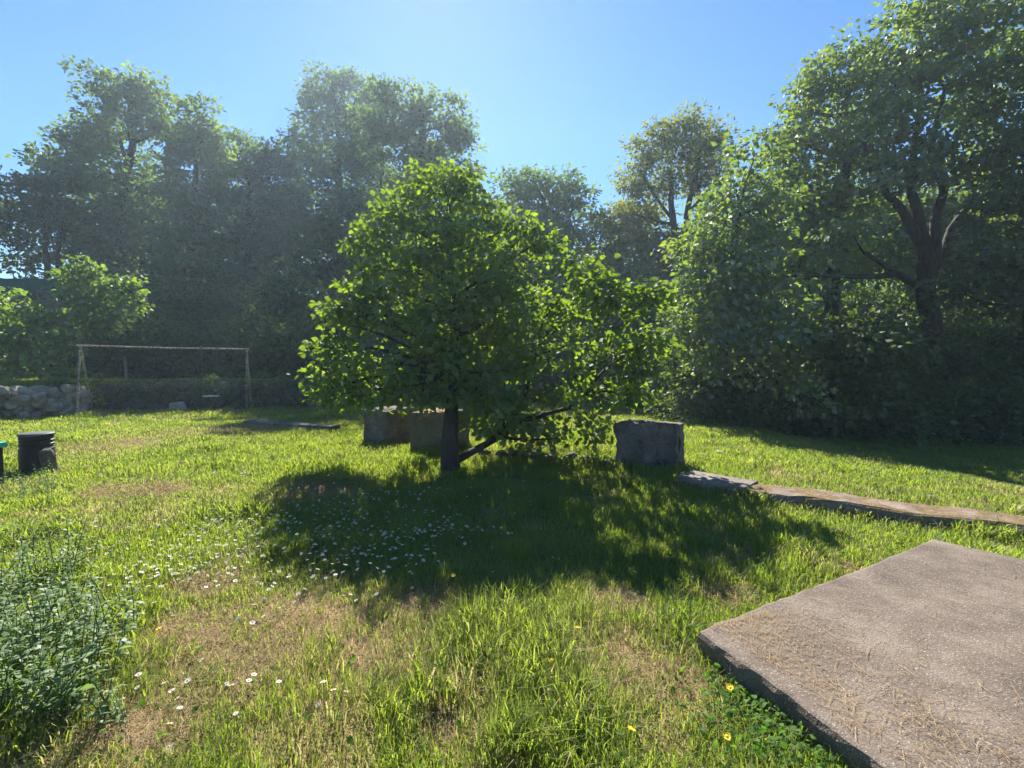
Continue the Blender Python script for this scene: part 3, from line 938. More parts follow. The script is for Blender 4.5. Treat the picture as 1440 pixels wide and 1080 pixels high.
tree('tall_oak', 'tall airy oak with its top split in two, left of the gap above the gap', 'tree', b, [dp(480, 420, 52), dp(478, 280, 52), dp(475, 180, 52), dp(468, 120, 52)], .45,
     [PF(455, 122, 52, 26, 22), PF(500, 118, 52, 22, 16), PF(450, 155, 52, 24, 26), PF(490, 150, 52, 32, 28), PF(525, 145, 52, 16, 24), PF(455, 195, 52, 50, 30), PF(505, 195, 52, 40, 34), PF(425, 225, 51, 28, 28), PF(470, 250, 52, 50, 42), PF(520, 260, 52, 40, 42), PF(435, 300, 51, 45, 48), PF(500, 320, 51, 50, 46), PF(450, 370, 50, 50, 45), PF(510, 390, 50, 50, 45), PF(470, 450, 48, 65, 50)],
     M['bark'], M['oak'], 205, **dict(FAR, per_m2=.45, cr=.75, lsize=.38))
b = gbase(590, 38)
tree('tall_oak', 'tall oak with a wide feathery top, directly behind the bright tree', 'tree', b, [dp(590, 420, 38), dp(592, 280, 38), dp(595, 190, 38), dp(600, 150, 38)], .45,
     [PF(533, 132, 38, 20, 16), PF(532, 165, 38, 24, 24), PF(515, 200, 38, 24, 26), PF(560, 135, 38, 20, 18), PF(590, 148, 38, 28, 22), PF(635, 165, 38, 26, 20), PF(555, 175, 38, 30, 28), PF(600, 190, 38, 44, 32), PF(645, 200, 38, 20, 30), PF(570, 230, 38, 40, 40), PF(625, 240, 38, 42, 38), PF(590, 290, 38, 60, 44), PF(655, 270, 37.5, 24, 30), PF(560, 350, 37, 50, 50), PF(630, 350, 37, 55, 50), PF(590, 420, 36, 70, 55), PF(660, 420, 36, 50, 50)],
     M['bark'], M['oak'], 206, **FAR)
MID = dict(per_m2=.95, per=46, cr=.48, shell=.55, lsize=.25, twig=.25, limb_r=.26, flat=.42)
b = gbase(760, 29)
tree('round_oak', 'rounded mid-height oak showing right of the bright tree below the blue gap', 'tree', b, [dp(760, 420, 29), dp(762, 340, 29), dp(765, 280, 29)], .34,
     [PF(750, 255, 29, 26, 20), PF(725, 270, 29, 32, 22), PF(790, 258, 29, 26, 18), PF(815, 280, 29, 28, 18), PF(760, 290, 29, 48, 32), PF(715, 310, 29, 36, 34), PF(800, 315, 29, 40, 34), PF(760, 350, 28.5, 60, 40), PF(700, 370, 28, 45, 45), PF(790, 385, 28, 60, 45), PF(745, 430, 27, 70, 48)],
     M['bark'], M['oak'], 207, **MID)
b = gbase(868, 27)
tree('bushy_oak', 'low pale green tree filling the dip left of the yellowish oak', 'tree', b, [dp(868, 430, 27), dp(868, 350, 27)], .25,
     [PF(862, 310, 27, 30, 26), PF(890, 320, 27, 28, 34), PF(850, 345, 27, 34, 34), PF(890, 370, 26.5, 38, 38), PF(850, 400, 26, 45, 40), PF(900, 420, 26, 45, 42), PF(870, 460, 25, 55, 45), PF(918, 318, 26.5, 26, 26), PF(930, 352, 26, 38, 30), PF(985, 345, 24.3, 38, 32), PF(950, 392, 24, 48, 36)],
     M['bark'], M['oak_pale'], 208, **MID)
b = gbase(955, 25)
tree('yellow_oak', 'tall pale yellowish oak with dark ivy-clad forked trunk, against the sky', 'tree', b, [dp(955, 440, 25), dp(952, 350, 25), dp(945, 290, 25), dp(942, 240, 25)], .30,
     [PF(970, 172, 25, 26, 16), PF(940, 190, 25, 30, 20), PF(1000, 192, 25, 26, 18), PF(905, 215, 25, 26, 26), PF(960, 215, 25, 44, 26), PF(1010, 222, 25, 22, 26), PF(890, 255, 25, 20, 26), PF(930, 260, 25, 28, 28), PF(985, 260, 25, 34, 26), PF(895, 300, 25, 26, 22), PF(1000, 300, 25, 26, 22)],
     M['bark'], M['oak_pale'], 209, per_m2=3.4, per=24, cr=.38, lsize=.18, shell=.3, twig=.7, limb_r=.3,
     extra=[([dp(958, 350, 25), dp(968, 290, 25), dp(980, 235, 25), dp(985, 200, 25)], .20, .06), ([dp(966, 300, 25), dp(1000, 265, 25), dp(1015, 235, 25)], .10, .03), ([dp(948, 310, 25), dp(920, 275, 25), dp(900, 240, 25)], .10, .03), ([dp(955, 330, 25), dp(985, 305, 25), dp(1010, 290, 25)], .08, .03)])
NEAR = dict(per_m2=1.7, per=48, cr=.36, shell=.55, lsize=.175, twig=.25, limb_r=.25, flat=.40, droop=.6)
b = gbase(1020, 13.4)
tree('chestnut_tree', 'mid-height green tree forming the left flank of the right-hand wood', 'tree', b, [dp(1020, 480, 13.4), dp(1030, 380, 13.4), dp(1040, 300, 13.4)], .2,
     [PF(1060, 225, 13.6, 30, 28), PF(1035, 265, 13.6, 34, 30), PF(1075, 280, 13.4, 40, 40), PF(1015, 310, 13.4, 34, 28), PF(1050, 340, 13.4, 50, 40), PF(990, 355, 13.1, 32, 26), PF(1020, 390, 12.9, 50, 38), PF(970, 410, 12.7, 34, 26), PF(1000, 445, 12.5, 45, 34), PF(955, 460, 12.5, 28, 26), PF(1060, 420, 12.9, 45, 40)],
     M['bark'], M['chestnut'], 210, **NEAR)
b = gbase(1165, 17)
tree('chestnut_tree', 'tall green tree with a stepped left edge, below the sky at right', 'tree', b, [dp(1165, 480, 17), dp(1175, 350, 17), dp(1190, 220, 17), dp(1195, 120, 17)], .30,
     [PF(1200, 72, 17, 34, 26), PF(1165, 105, 17, 36, 28), PF(1215, 110, 17, 44, 34), PF(1125, 140, 17, 26, 26), PF(1175, 160, 17, 50, 36), PF(1110, 185, 17, 34, 28), PF(1150, 215, 17, 52, 40), PF(1095, 235, 17, 28, 28), PF(1215, 205, 17, 45, 45), PF(1120, 285, 16.5, 52, 40), PF(1180, 285, 16.5, 45, 45), PF(1140, 345, 16, 50, 36), PF(1100, 360, 15.5, 40, 34), PF(1190, 350, 17.5, 40, 34)],
     M['bark'], M['maple'], 211, **NEAR)
b = gbase(1312, 15)
tree('great_oak', 'great dark oak at right with forked limbs and one long limb reaching left', 'tree', b, [dp(1310, 480, 15), dp(1308, 410, 15), dp(1305, 365, 15)], .30,
     [PF(1290, 60, 15.5, 50, 45), PF(1340, 30, 15.5, 60, 50), PF(1255, 110, 15, 45, 40), PF(1320, 120, 15.5, 60, 45), PF(1390, 90, 15.5, 60, 60), PF(1235, 180, 14.8, 48, 40), PF(1300, 195, 14.5, 52, 36), PF(1370, 190, 15, 50, 42), PF(1240, 245, 14.5, 44, 30), PF(1430, 170, 15, 50, 60), PF(1290, 245, 14.3, 40, 22), PF(1375, 250, 14.5, 40, 28), PF(1420, 260, 14.8, 45, 45), PF(1200, 330, 13.8, 30, 22), PF(1130, 400, 14.5, 40, 25), PF(1380, -30, 16, 70, 50), PF(1300, -20, 16, 50, 40), PF(1480, 60, 16, 60, 90)],
     M['bark'], M['chestnut'], 212, r1=.8,
     extra=[([dp(1306, 385, 15), dp(1285, 320, 15), dp(1250, 275, 15), dp(1225, 235, 14.8), dp(1215, 190, 14.8)], .17, .05),
            ([dp(1306, 375, 15), dp(1292, 300, 15), dp(1278, 250, 15), dp(1290, 180, 15), dp(1300, 100, 15.5)], .17, .05),
            ([dp(1310, 385, 15), dp(1318, 310, 15), dp(1325, 270, 15), dp(1310, 215, 15), dp(1330, 120, 15.5)], .17, .05),
            ([dp(1312, 390, 15), dp(1338, 320, 15), dp(1365, 280, 15), dp(1390, 200, 15)], .15, .05),
            ([dp(1308, 440, 15), dp(1290, 405, 14.6), dp(1262, 385, 14.4), dp(1215, 388, 14.3), dp(1150, 388, 14.3), dp(1090, 392, 14.3)], .15, .04),
            ([dp(1275, 395, 14.5), dp(1245, 372, 14.4), dp(1215, 355, 14.4)], .11, .05)], **NEAR)
b = gbase(1450, 12.5)
tree('edge_oak', 'dark heavy-crowned tree cut off by the right edge of the picture', 'tree', b, [dp(1450, 480, 12.5), dp(1445, 350, 12.5), dp(1450, 250, 12.5)], .24,
     [PF(1440, 200, 12.5, 40, 40), PF(1420, 310, 12.3, 50, 45), PF(1470, 290, 12.5, 60, 70), PF(1400, 380, 12, 50, 40), PF(1450, 400, 11.8, 60, 50), PF(1350, 405, 12.2, 36, 30), PF(1500, 120, 13, 60, 100)],
     M['bark'], M['alder'], 213, **NEAR)

b = gbase(1050, 12.6)
tree('edge_bush', 'broad leafy bush at the wood edge, low in front of the stepped green trees', 'bush', b, [dp(1050, 500, 12.6), dp(1052, 420, 12.6)], .07,
     [PF(1035, 380, 12.6, 42, 36), PF(1010, 420, 12.4, 36, 34), PF(1075, 420, 12.5, 45, 40), PF(1045, 465, 12.2, 55, 40), PF(1000, 485, 12.3, 36, 34), PF(1095, 480, 12.3, 42, 40), PF(1070, 350, 12.8, 26, 24), PF(1035, 535, 12.4, 60, 42), PF(1090, 545, 12.4, 50, 42)],
     M['bark'], M['chestnut'], 214, **NEAR)
b = gbase(1170, 12.2)
tree('edge_bush', 'darker leafy bush at the wood edge under the long horizontal limb', 'bush', b, [dp(1170, 520, 12.2), dp(1172, 460, 12.2)], .07,
     [PF(1150, 462, 12.4, 44, 26), PF(1205, 472, 12.2, 46, 28), PF(1170, 490, 12.0, 55, 38), PF(1235, 495, 12.0, 44, 34), PF(1160, 550, 12.1, 60, 42), PF(1225, 560, 12.1, 50, 40)],
     M['bark'], M['ivy'], 215, **NEAR)

# slim bare trunks standing inside the wood
for px, Y_, top, r_, lab in ((1118, 17.5, 330, .11, 'slim dark bare trunk standing under the long limb, left of its pair'), (1172, 18.5, 320, .12, 'slim dark bare trunk under the long limb, right of its pair'),
                             (530, 33, 250, .18, 'dark straight trunk showing behind the left side of the bright tree'), (925, 21, 400, .09, 'thin dark trunk right of the bright tree at the wood edge'),
                             (560, 27, 330, .10, 'thin leaning trunk behind the top left of the bright tree')):
    b = gbase(px, Y_)
    m = MB()
    top_p = dp(px + 6, top, Y_)
    m.tube([b - Vector((0, 0, .2)), b.lerp(top_p, .4) + Vector((.08, 0, 0)), b.lerp(top_p, .7) - Vector((.06, 0, 0)), top_p], [r_ * 1.2, r_, r_ * .8, r_ * .5], 8)
    tag(m.build('bare_trunk', M['bark'], smooth=True, loc=tuple(b)), lab, 'tree trunk')


# ---- undergrowth and the wood behind, each one mass
def mass(name, label, cat, puffs, mat, seed, per_m2, per, cr, lsize, shell=.3, tpl=LEAF4):
    rng = np.random.default_rng(seed)
    cl, own = puff_clumps(rng, puffs, per_m2, shell)
    a = clump_leaves(rng, cl, own, puffs, per, cr, lsize)
    pos = a[0]
    keep = pos[:, 2] > gz(pos[:, 0], pos[:, 1]) + .02
    o = link(name, leaves_mesh(name, pos[keep], a[1][keep], a[2][keep], a[3][keep], tpl, a[4][keep]), mat)
    return tag(o, label, cat, kind='stuff')


ru = random.Random(5)
pf = []
for k in range(26):
    px = 940 + k * 24 + ru.uniform(-10, 10)
    Y_ = 12.7 + ru.uniform(-.4, .5) - max(0, (px - 1200)) * .006
    zt = ru.uniform(.6, 1.25)
    x = (px - CX) / F * Y_
    pf.append(((x, Y_, g1(x, Y_) + zt * .5), (.75, .6, zt)))
    Y2 = Y_ + 1.4
    x = (px - CX) / F * Y2
    pf.append(((x, Y2, g1(x, Y2) + 1.3), (.9, .8, ru.uniform(1.0, 1.6))))
    Y3 = Y_ + 3.0
    x = (px - CX) / F * Y3
    pf.append(((x, Y3, g1(x, Y3) + 1.8), (1.1, .9, ru.uniform(1.4, 2.2))))
mass('undergrowth', 'dark tangled undergrowth along the edge of the right-hand wood', 'undergrowth', pf, M['ivy'], 301, 3.4, 26, .25, .115)
pf = []
for k in range(20):
    px = 400 + k * 30 + ru.uniform(-10, 10)
    Y_ = ru.uniform(17, 20)
    x = (px - CX) / F * Y_
    pf.append(((x, Y_, g1(x, Y_) + .9), (1.1, .9, ru.uniform(.9, 1.9))))
    Y2 = Y_ + 5
    x = (px - CX) / F * Y2
    pf.append(((x, Y2, g1(x, Y2) + 1.8), (1.7, 1.2, ru.uniform(1.8, 3.2))))
mass('undergrowth', 'shaded undergrowth behind the bright tree and the blocks', 'undergrowth', pf, M['ivy'], 302, 2.2, 24, .34, .16)
pf = []
for k in range(24):
    px = 80 + k * 15 + ru.uniform(-8, 8)
    Y_ = 19 + ru.uniform(-.6, 1.5)
    x = (px - CX) / F * Y_
    pf.append(((x, Y_, g1(x, Y_) + .9), (.9, .8, ru.uniform(.9, 2.2))))
    Y2 = Y_ + 4
    x = (px - CX) / F * Y2
    pf.append(((x, Y2, g1(x, Y2) + 2), (1.5, 1.2, ru.uniform(2, 4))))
mass('undergrowth', 'dark undergrowth on the bank behind the swing', 'undergrowth', pf, M['ivy'], 303, 2.2, 24, .34, .16)
pf = []
for k in range(26):
    t = k / 25
    a_ = Vector((-13.0, 15.0, 0)).lerp(Vector((-6.0, 16.0, 0)), t)
    pf.append(((a_.x, a_.y - .05, ru.uniform(.25, .95)), (.45, .22, ru.uniform(.2, .45))))
mass('ivy', 'dark ivy hanging over the shaded wall behind the swing', 'ivy', pf, M['ivy'], 307, 9, 14, .12, .075)
pf = []
for (px, py, Y_, r_) in ((95, 560, 14.5, 14), (120, 545, 14.9, 14), (100, 535, 14.9, 14), (130, 560, 15, 12), (85, 545, 14.6, 12)):
    pf.append(PF(px, py, Y_, r_, r_))
for k in range(30):
    px, py = ru.uniform(-60, 95), ru.uniform(548, 594)
    pf.append(PF(px, py, 12.5 + px * .019, 6, 5))
mass('bramble', 'pale bramble hanging over the wall behind the left legs of the swing', 'bramble', pf, M['fig'], 304, 9, 14, .12, .09)
pf = []
for k in range(24):
    px = 830 + k * 32 + ru.uniform(-10, 10)
    for q in range(5 if px > 1060 else 3):
        Y_ = 21 + (q % 3) * 1.5 + ru.uniform(-1, 1)
        x = (px + ru.uniform(-12, 12) - CX) / F * Y_
        pf.append(((x, Y_, g1(x, Y_) + .8 + q * 2.0), (1.5, 1.2, 1.7)))
mass('inner_wood', 'dark inner wood behind the trunks of the right-hand trees', 'woods', pf, M['oak'], 306, 1.6, 24, .45, .22)
pf = []
for k in range(44):
    px = -700 + k * 65 + ru.uniform(-20, 20)
    Y_ = ru.uniform(44, 52)
    if -180 < px < 130: continue
    for t in range(4):
        x = (px + ru.uniform(-30, 30) - CX) / F * Y_
        top = (15 if px < 700 else 10 if px < 1080 else 13)
        pf.append(((x, Y_, g1(x, Y_) + .5 + t * top / 4), (3.4, 2.4, 2.6)))
mass('far_woods', 'far dark trees filling the gaps behind the whole wood', 'woods', pf, M['oak'], 305, .7, 18, .8, .42)

# ------------------------------------------------------------------ grass
rng = np.random.default_rng(7)
TALL = [(70, 930, .5, .16), (720, 930, .55, .24), (600, 980, .35, .22), (820, 1000, .30, .20), (640, 665, .35, .12), (960, 880, .3, .10), (900, 690, .5, .12), (700, 850, .5, .14), (480, 1010, .3, .16), (760, 1060, .35, .18), (1040, 700, .3, .10), (590, 640, .4, .08)]
TALL = [(gp(a, b_).x, gp(a, b_).y, r_, h_) for a, b_, r_, h_ in TALL]


def in_poly(x, y, poly):
    ins = np.zeros(len(x), bool)
    n = len(poly)
    for i in range(n):
        a, b_ = poly[i], poly[(i + 1) % n]
        c = ((a.y > y) != (b_.y > y)) & (x < (b_.x - a.x) * (y - a.y) / (b_.y - a.y + 1e-12) + a.x)
        ins ^= c
    return ins


def seg_dist(x, y, pts):
    d = np.full(len(x), 1e9)
    for a, b_ in zip(pts, pts[1:]):
        ax, ay, bx, by = a.x, a.y, b_.x, b_.y
        L2 = (bx - ax) ** 2 + (by - ay) ** 2
        t = np.clip(((x - ax) * (bx - ax) + (y - ay) * (by - ay)) / L2, 0, 1)
        d = np.minimum(d, np.hypot(x - ax - t * (bx - ax), y - ay - t * (by - ay)))
    return d


def free(x, y, pad=0.0):
    k = ~in_poly(x, y, SLAB)
    k &= seg_dist(x, y, KERB) > .215 + pad
    for c, w, d, rz in BLK:
        k &= np.hypot(x - c.x, y - c.y) > .36
    return k


def field(y0, y1, dens, spread=1.2, extra=.6, xr=None):
    area = (y1 - y0) * (spread * (y1 + y0) + 2 * extra)
    n = int(area * dens)
    y = y0 + (y1 - y0) * rng.random(n)
    hw = spread * y + extra
    keep = rng.random(n) < hw / (spread * y1 + extra)
    y = y[keep]
    x = (rng.random(len(y)) * 2 - 1) * (spread * y + extra)
    return x, y


xs, ys = [], []
for y0, y1, de in ((.55, 1.6, 13000), (1.6, 2.6, 12500), (2.6, 4, 9500), (4, 6, 6500), (6, 9, 4000), (9, 12.5, 2200), (12.5, 19, 800)):
    a, b_ = field(y0, y1, de)
    xs.append(a); ys.append(b_)
x = np.concatenate(xs); y = np.concatenate(ys)
dry = dryness(x, y)
k = free(x, y)
k &= ~((y > 13.6) & (x > 3)) & ~((y > 17.5) & (x > -18))
k &= rng.random(len(x)) > dry * .72
k &= rng.random(len(x)) < .55 + .75 * vnoise(x * 3.1, y * 3.1, 31)
x, y, dry = x[k], y[k], dry[k]
n = len(x)
dist = np.hypot(x, y)
h = .050 + .045 * vnoise(x * 1.3, y * 1.3, 41) + .05 * sstep(.62, .85, vnoise(x * 2.2, y * 2.2, 42))
h *= .55 + .9 * rng.random(n)
for a, b_, r_, hh in TALL:
    q = np.hypot(x - a, y - b_) / r_
    h += hh * np.clip(1.1 - q, 0, 1) * rng.random(n) ** 1.2 * (vnoise(x * 8, y * 8, 43) * .8 + .3)
ed = seg_dist(x, y, KERB)
h += .10 * np.clip(1 - (ed - .22) / .15, 0, 1) * rng.random(n) ** 2
h *= 1 - .45 * dry
ang = rng.random(n) * 2 * np.pi
lean = h * (.25 + .75 * rng.random(n) ** 1.5)
w = (.0010 + .0017 * rng.random(n) ** 1.5) * np.maximum(1, dist / 2.4) ** .8 * (1 + .8 * (h > .15))
dx, dy = np.cos(ang), np.sin(ang)
wa = ang + np.pi / 2 + rng.normal(size=n) * .5
wx, wy = np.cos(wa) * w, np.sin(wa) * w
z = gz(x, y) - .006
P = np.empty((n, 5, 3))
P[:, 0] = np.stack([x - wx, y - wy, z], 1)
P[:, 1] = np.stack([x + wx, y + wy, z], 1)
mx_, my_ = x + dx * lean * .33, y + dy * lean * .33
P[:, 2] = np.stack([mx_ + wx * .85, my_ + wy * .85, z + h * .6], 1)
P[:, 3] = np.stack([mx_ - wx * .85, my_ - wy * .85, z + h * .6], 1)
P[:, 4] = np.stack([x + dx * lean, y + dy * lean, z + h * (1 - .25 * (lean / (h + 1e-6)))], 1)
o5 = np.arange(n) * 5
quads = np.stack([o5, o5 + 1, o5 + 2, o5 + 3], 1)
tris = np.stack([o5 + 3, o5 + 2, o5 + 4], 1)
isdry = np.clip((rng.random(n) < (dry * .65 + .07)) * (.6 + .4 * rng.random(n)) + .15 * dry + .18 * rng.random(n) * sstep(.45, .8, vnoise(x * .8, y * .8, 44)), 0, 1)
rn = np.clip(.5 * rng.random(n) + .6 * vnoise(x * 2.3, y * 2.3, 45) - .05, 0, 1)
me = np_mesh('lawn_grass', P.reshape(-1, 3), tris=tris, quads=quads, attrs={'rnd': np.repeat(rn, 5), 'dry': np.repeat(isdry, 5)})
tag(link('grass', me, M['grass']), 'rough green meadow grass of the lawn with tall tufts', 'grass', kind='stuff')
NBLADES = n

# straw lying in the dry patches and on the slab
sx, sy, sz, sl_ = [], [], [], []
for a, b_, r_ in DRY:
    q = int(5200 * min(r_, .6) ** 2 * 3)
    sx.append(a + rng.normal(size=q) * r_ * .62); sy.append(b_ + rng.normal(size=q) * r_ * .55)
sx = np.concatenate(sx); sy = np.concatenate(sy)
k = free(sx, sy); sx, sy = sx[k], sy[k]
sz = gz(sx, sy) + .008 + .035 * rng.random(len(sx)) ** 1.5
L1 = .02 + .075 * rng.random(len(sx)) ** 2


def strands(name, x, y, z, ln, label, wid=.0013, tilt=.18, cat='straw', mat='straw'):
    n = len(x)
    a = rng.random(n) * 2 * np.pi
    tl = rng.normal(size=n) * tilt
    w = wid * (.6 + .9 * rng.random(n)) * np.maximum(1, np.hypot(x, y) / 2.6)
    dx, dy, dz = np.cos(a), np.sin(a), tl
    bend = rng.normal(size=n) * .18
    px_, py_ = -dy, dx
    P = np.empty((n, 6, 3))
    for i, t in enumerate((-.5, 0, .5)):
        cx = x + dx * ln * t + px_ * bend * ln * (.25 - t * t)
        cy = y + dy * ln * t + py_ * bend * ln * (.25 - t * t)
        cz = z + np.maximum(dz * ln * t, -.004)
        P[:, 2 * i] = np.stack([cx - px_ * w, cy - py_ * w, cz], 1)
        P[:, 2 * i + 1] = np.stack([cx + px_ * w, cy + py_ * w, cz + w * .6], 1)
    o6 = np.arange(n) * 6
    q = np.concatenate([np.stack([o6, o6 + 1, o6 + 3, o6 + 2], 1), np.stack([o6 + 2, o6 + 3, o6 + 5, o6 + 4], 1)])
    me = np_mesh(name, P.reshape(-1, 3), quads=q, attrs={'rnd': np.repeat(rng.random(n), 6)})
    return tag(link(name, me, M[mat]), label, cat, kind='stuff')


strands('straw', sx, sy, sz, L1, 'dry straw lying in the bare patches of the lawn', wid=.0007)
ea, eb = SLAB[1], SLAB[2]
et = (eb - ea).normalized(); en = Vector((-et.y, et.x, 0))
if en.x < 0: en = -en
q = 5200
t = rng.random(q) ** 1.3 * 2.3; s = np.abs(rng.normal(size=q)) * .30 + .02 + .10 * vnoise(t * 4, t * 0, 51)
kk = rng.random(q) < .25 + .9 * vnoise(t * 5, s * 6, 52)
t, s = t[kk], s[kk]
cx_ = ea.x + et.x * t + en.x * s; cy_ = ea.y + et.y * t + en.y * s
q2 = 1500
u1, u2 = rng.random(q2), rng.random(q2)
cx2 = SLAB[0].x + (SLAB[1].x - SLAB[0].x) * u1 + (SLAB[3].x - SLAB[0].x) * u2; cy2 = SLAB[0].y + (SLAB[1].y - SLAB[0].y) * u1 + (SLAB[3].y - SLAB[0].y) * u2
cx_ = np.concatenate([cx_, cx2]); cy_ = np.concatenate([cy_, cy2])
kk = in_poly(cx_, cy_, SLAB); cx_, cy_ = cx_[kk], cy_[kk]
strands('straw', cx_, cy_, np.full(len(cx_), SLAB_Z + .007), .025 + .07 * rng.random(len(cx_)) ** 2.2, 'dry grass clippings scattered on the concrete slab', wid=.0006, tilt=.03, mat='clipping')

LANCE3 = (LANCE[0] * np.array([1, 1.9, 1]), LANCE[1])
# broad-leaved low weeds among the grass
wx_, wy_ = [], []
for px, py, r_, q in ((1100, 1040, .15, 900), (1060, 980, .12, 350), (240, 990, .2, 60), (180, 860, .2, 60), (640, 1040, .4, 160), (900, 1030, .5, 300), (150, 740, .8, 250), (520, 790, .6, 200), (330, 720, 1.0, 250), (1000, 800, .4, 160), (740, 700, 1.0, 350), (880, 690, .6, 250), (80, 700, .8, 200), (560, 900, .5, 150), (1000, 960, .3, 160)):
    c = gp(px, py)
    wx_.append(c.x + rng.normal(size=q) * r_); wy_.append(c.y + rng.normal(size=q) * r_)
wx_ = np.concatenate(wx_); wy_ = np.concatenate(wy_)
k = free(wx_, wy_); wx_, wy_ = wx_[k], wy_[k]
n = len(wx_)
pos = np.stack([wx_, wy_, gz(wx_, wy_) + .02 + .05 * rng.random(n)], 1)
d = rng.normal(size=(n, 3)); d[:, 2] = np.abs(d[:, 2]) * .5
nn = rng.normal(size=(n, 3)) * .6; nn[:, 2] += 1
me = leaves_mesh('weeds', pos, d, nn, np.where(rng.random(n) < .5, .014, .026) * (.7 + .7 * rng.random(n)), LANCE3, rng.random(n))
tag(link('weeds', me, M['weed']), 'small round-leaved weeds scattered through the lawn', 'weeds', kind='stuff')

# ------------------------------------------------------------------ mint-like weeds at lower left
def mint_mesh(seed):
    r2 = np.random.default_rng(seed)
    H = .37 * r2.uniform(.8, 1.15)
    lx, ly = r2.normal(size=2) * .06
    st = MB()
    pts = [Vector((lx * t * t, ly * t * t, H * t)) for t in (0, .25, .5, .75, 1)]
    st.tube(pts, [.0035, .003, .0026, .002, .001], 5, cap=False)
    pos, d, nn, sz = [], [], [], []
    nodes = 11
    for i in range(nodes):
        t = .12 + .88 * i / (nodes - 1)
        p = (lx * t * t, ly * t * t, H * t)
        a0 = (i % 2) * math.pi / 2 + r2.uniform(-.4, .4)
        ln = .056 * (1 - .55 * max(0, t - .55) / .45) * r2.uniform(.55, 1.3)
        for s in (0, math.pi):
            a = a0 + s
            pos.append(p); d.append((math.cos(a), math.sin(a), .35 - .5 * (1 - t) + r2.uniform(-.2, .2))); nn.append((-.3 * math.cos(a), -.3 * math.sin(a), 1)); sz.append(ln)
    lv = leaves_mesh('leaves', np.array(pos, float), np.array(d, float), np.array(nn, float) + r2.normal(size=(len(pos), 3)) * .4, np.array(sz), LANCE2, r2.random(len(pos)))
    lv.materials.append(M['mint'])
    sm = st.mesh('stem', True); sm.materials.append(M['stem'])
    return lv, sm


LANCE2 = (LANCE[0] * np.array([1, .95, 1]), LANCE[1])
protos = [mint_mesh(60 + k) for k in range(5)]
rm = random.Random(9)
cnt = 0
spots = []
while len(spots) < 235:
    px = rm.uniform(-60, 185); py = rm.uniform(795, 1035)
    if px > 175 - (40 if py < 850 else 0) + 45 * math.sin(py * .05): continue
    if rm.random() < .35 and px > 130: continue
    spots.append((px, py, 'grey-green leafy weed stem in the tall patch at the lower left corner', 'tall weeds in the lower left corner'))
for k in range(40):
    spots.append((rm.uniform(-40, 75), rm.uniform(672, 715), 'grey-green leafy weed stem in front of the black drum', 'tall weeds by the drum'))
for k in range(70):
    px = rm.uniform(945, 1440)
    Y_ = rm.uniform(11.6, 12.5) - max(0, (px - 1200)) * .006
    x_ = (px - CX) / F * Y_
    spots.append((x_, Y_, 'tall leafy weed standing in the shade along the right-hand wood edge', 'tall weeds along the wood edge'))
for i, (px, py, lab, grp) in enumerate(spots):
    c = Vector((px, py, 0)) if 'wood' in grp else gp(px, py)
    lv, sm = protos[i % 5]
    e = empty('weed_plant', (c.x, c.y, g1(c.x, c.y) - .01))
    tag(e, lab, 'plant', grp)
    e.rotation_euler = (rm.gauss(0, .17), rm.gauss(0, .17), rm.uniform(0, 6.28))
    s = rm.uniform(.55, 1.15) * (.8 if 'drum' in grp else 1.9 if 'wood' in grp else 1)
    e.scale = (s, s, s)
    for nm, mm in (('leaves', lv), ('stem', sm)):
        q = bpy.data.objects.new(nm, mm); COL.objects.link(q); q.parent = e

# ------------------------------------------------------------------ daisies and yellow flowers
def flower_parts(petals, rp, rd, H, cup, seed):
    r2 = random.Random(seed)
    vs, fs = [], []
    for k in range(petals):
        a = 2 * math.pi * k / petals + r2.uniform(-.06, .06)
        r_ = rp * r2.uniform(.88, 1.06)
        w_ = math.pi / petals * .9
        z_ = cup * r2.uniform(.6, 1.3)
        b0 = len(vs)
        for rad, ww, zz in ((rd * .7, w_ * .5, 0), (r_ * .75, w_, z_ * .7), (r_, w_ * .5, z_)):
            for s in (-1, 1): vs.append((rad * math.cos(a + s * ww), rad * math.sin(a + s * ww), zz + H))
        fs += [(b0, b0 + 1, b0 + 3, b0 + 2), (b0 + 2, b0 + 3, b0 + 5, b0 + 4)]
    pm = MB(); pm.add(vs, fs)
    cm = MB(); cm.lathe((0, 0, H), [(rd, -.001), (rd * .9, .002), (rd * .5, .0038), (rd * .1, .0045)], 8)
    smb = MB(); smb.tube([(0.004, 0, -.02), (.002, .002, H * .5), (0, 0, H)], [.0011, .001, .001], 4, cap=False)
    return pm.mesh('petals'), cm.mesh('flower_centre'), smb.mesh('stem')


def joined(parts, mats, name):
    vs, fs, mi = [], [], []
    for i, me_ in enumerate(parts):
        b0 = len(vs)
        vs += [tuple(v.co) for v in me_.vertices]
        for p in me_.polygons: fs.append([b0 + j for j in p.vertices]); mi.append(i)
    me_ = bpy.data.meshes.new(name); me_.from_pydata(vs, [], fs)
    for m_ in mats: me_.materials.append(m_)
    me_.polygons.foreach_set('material_index', mi)
    me_.update()
    return me_


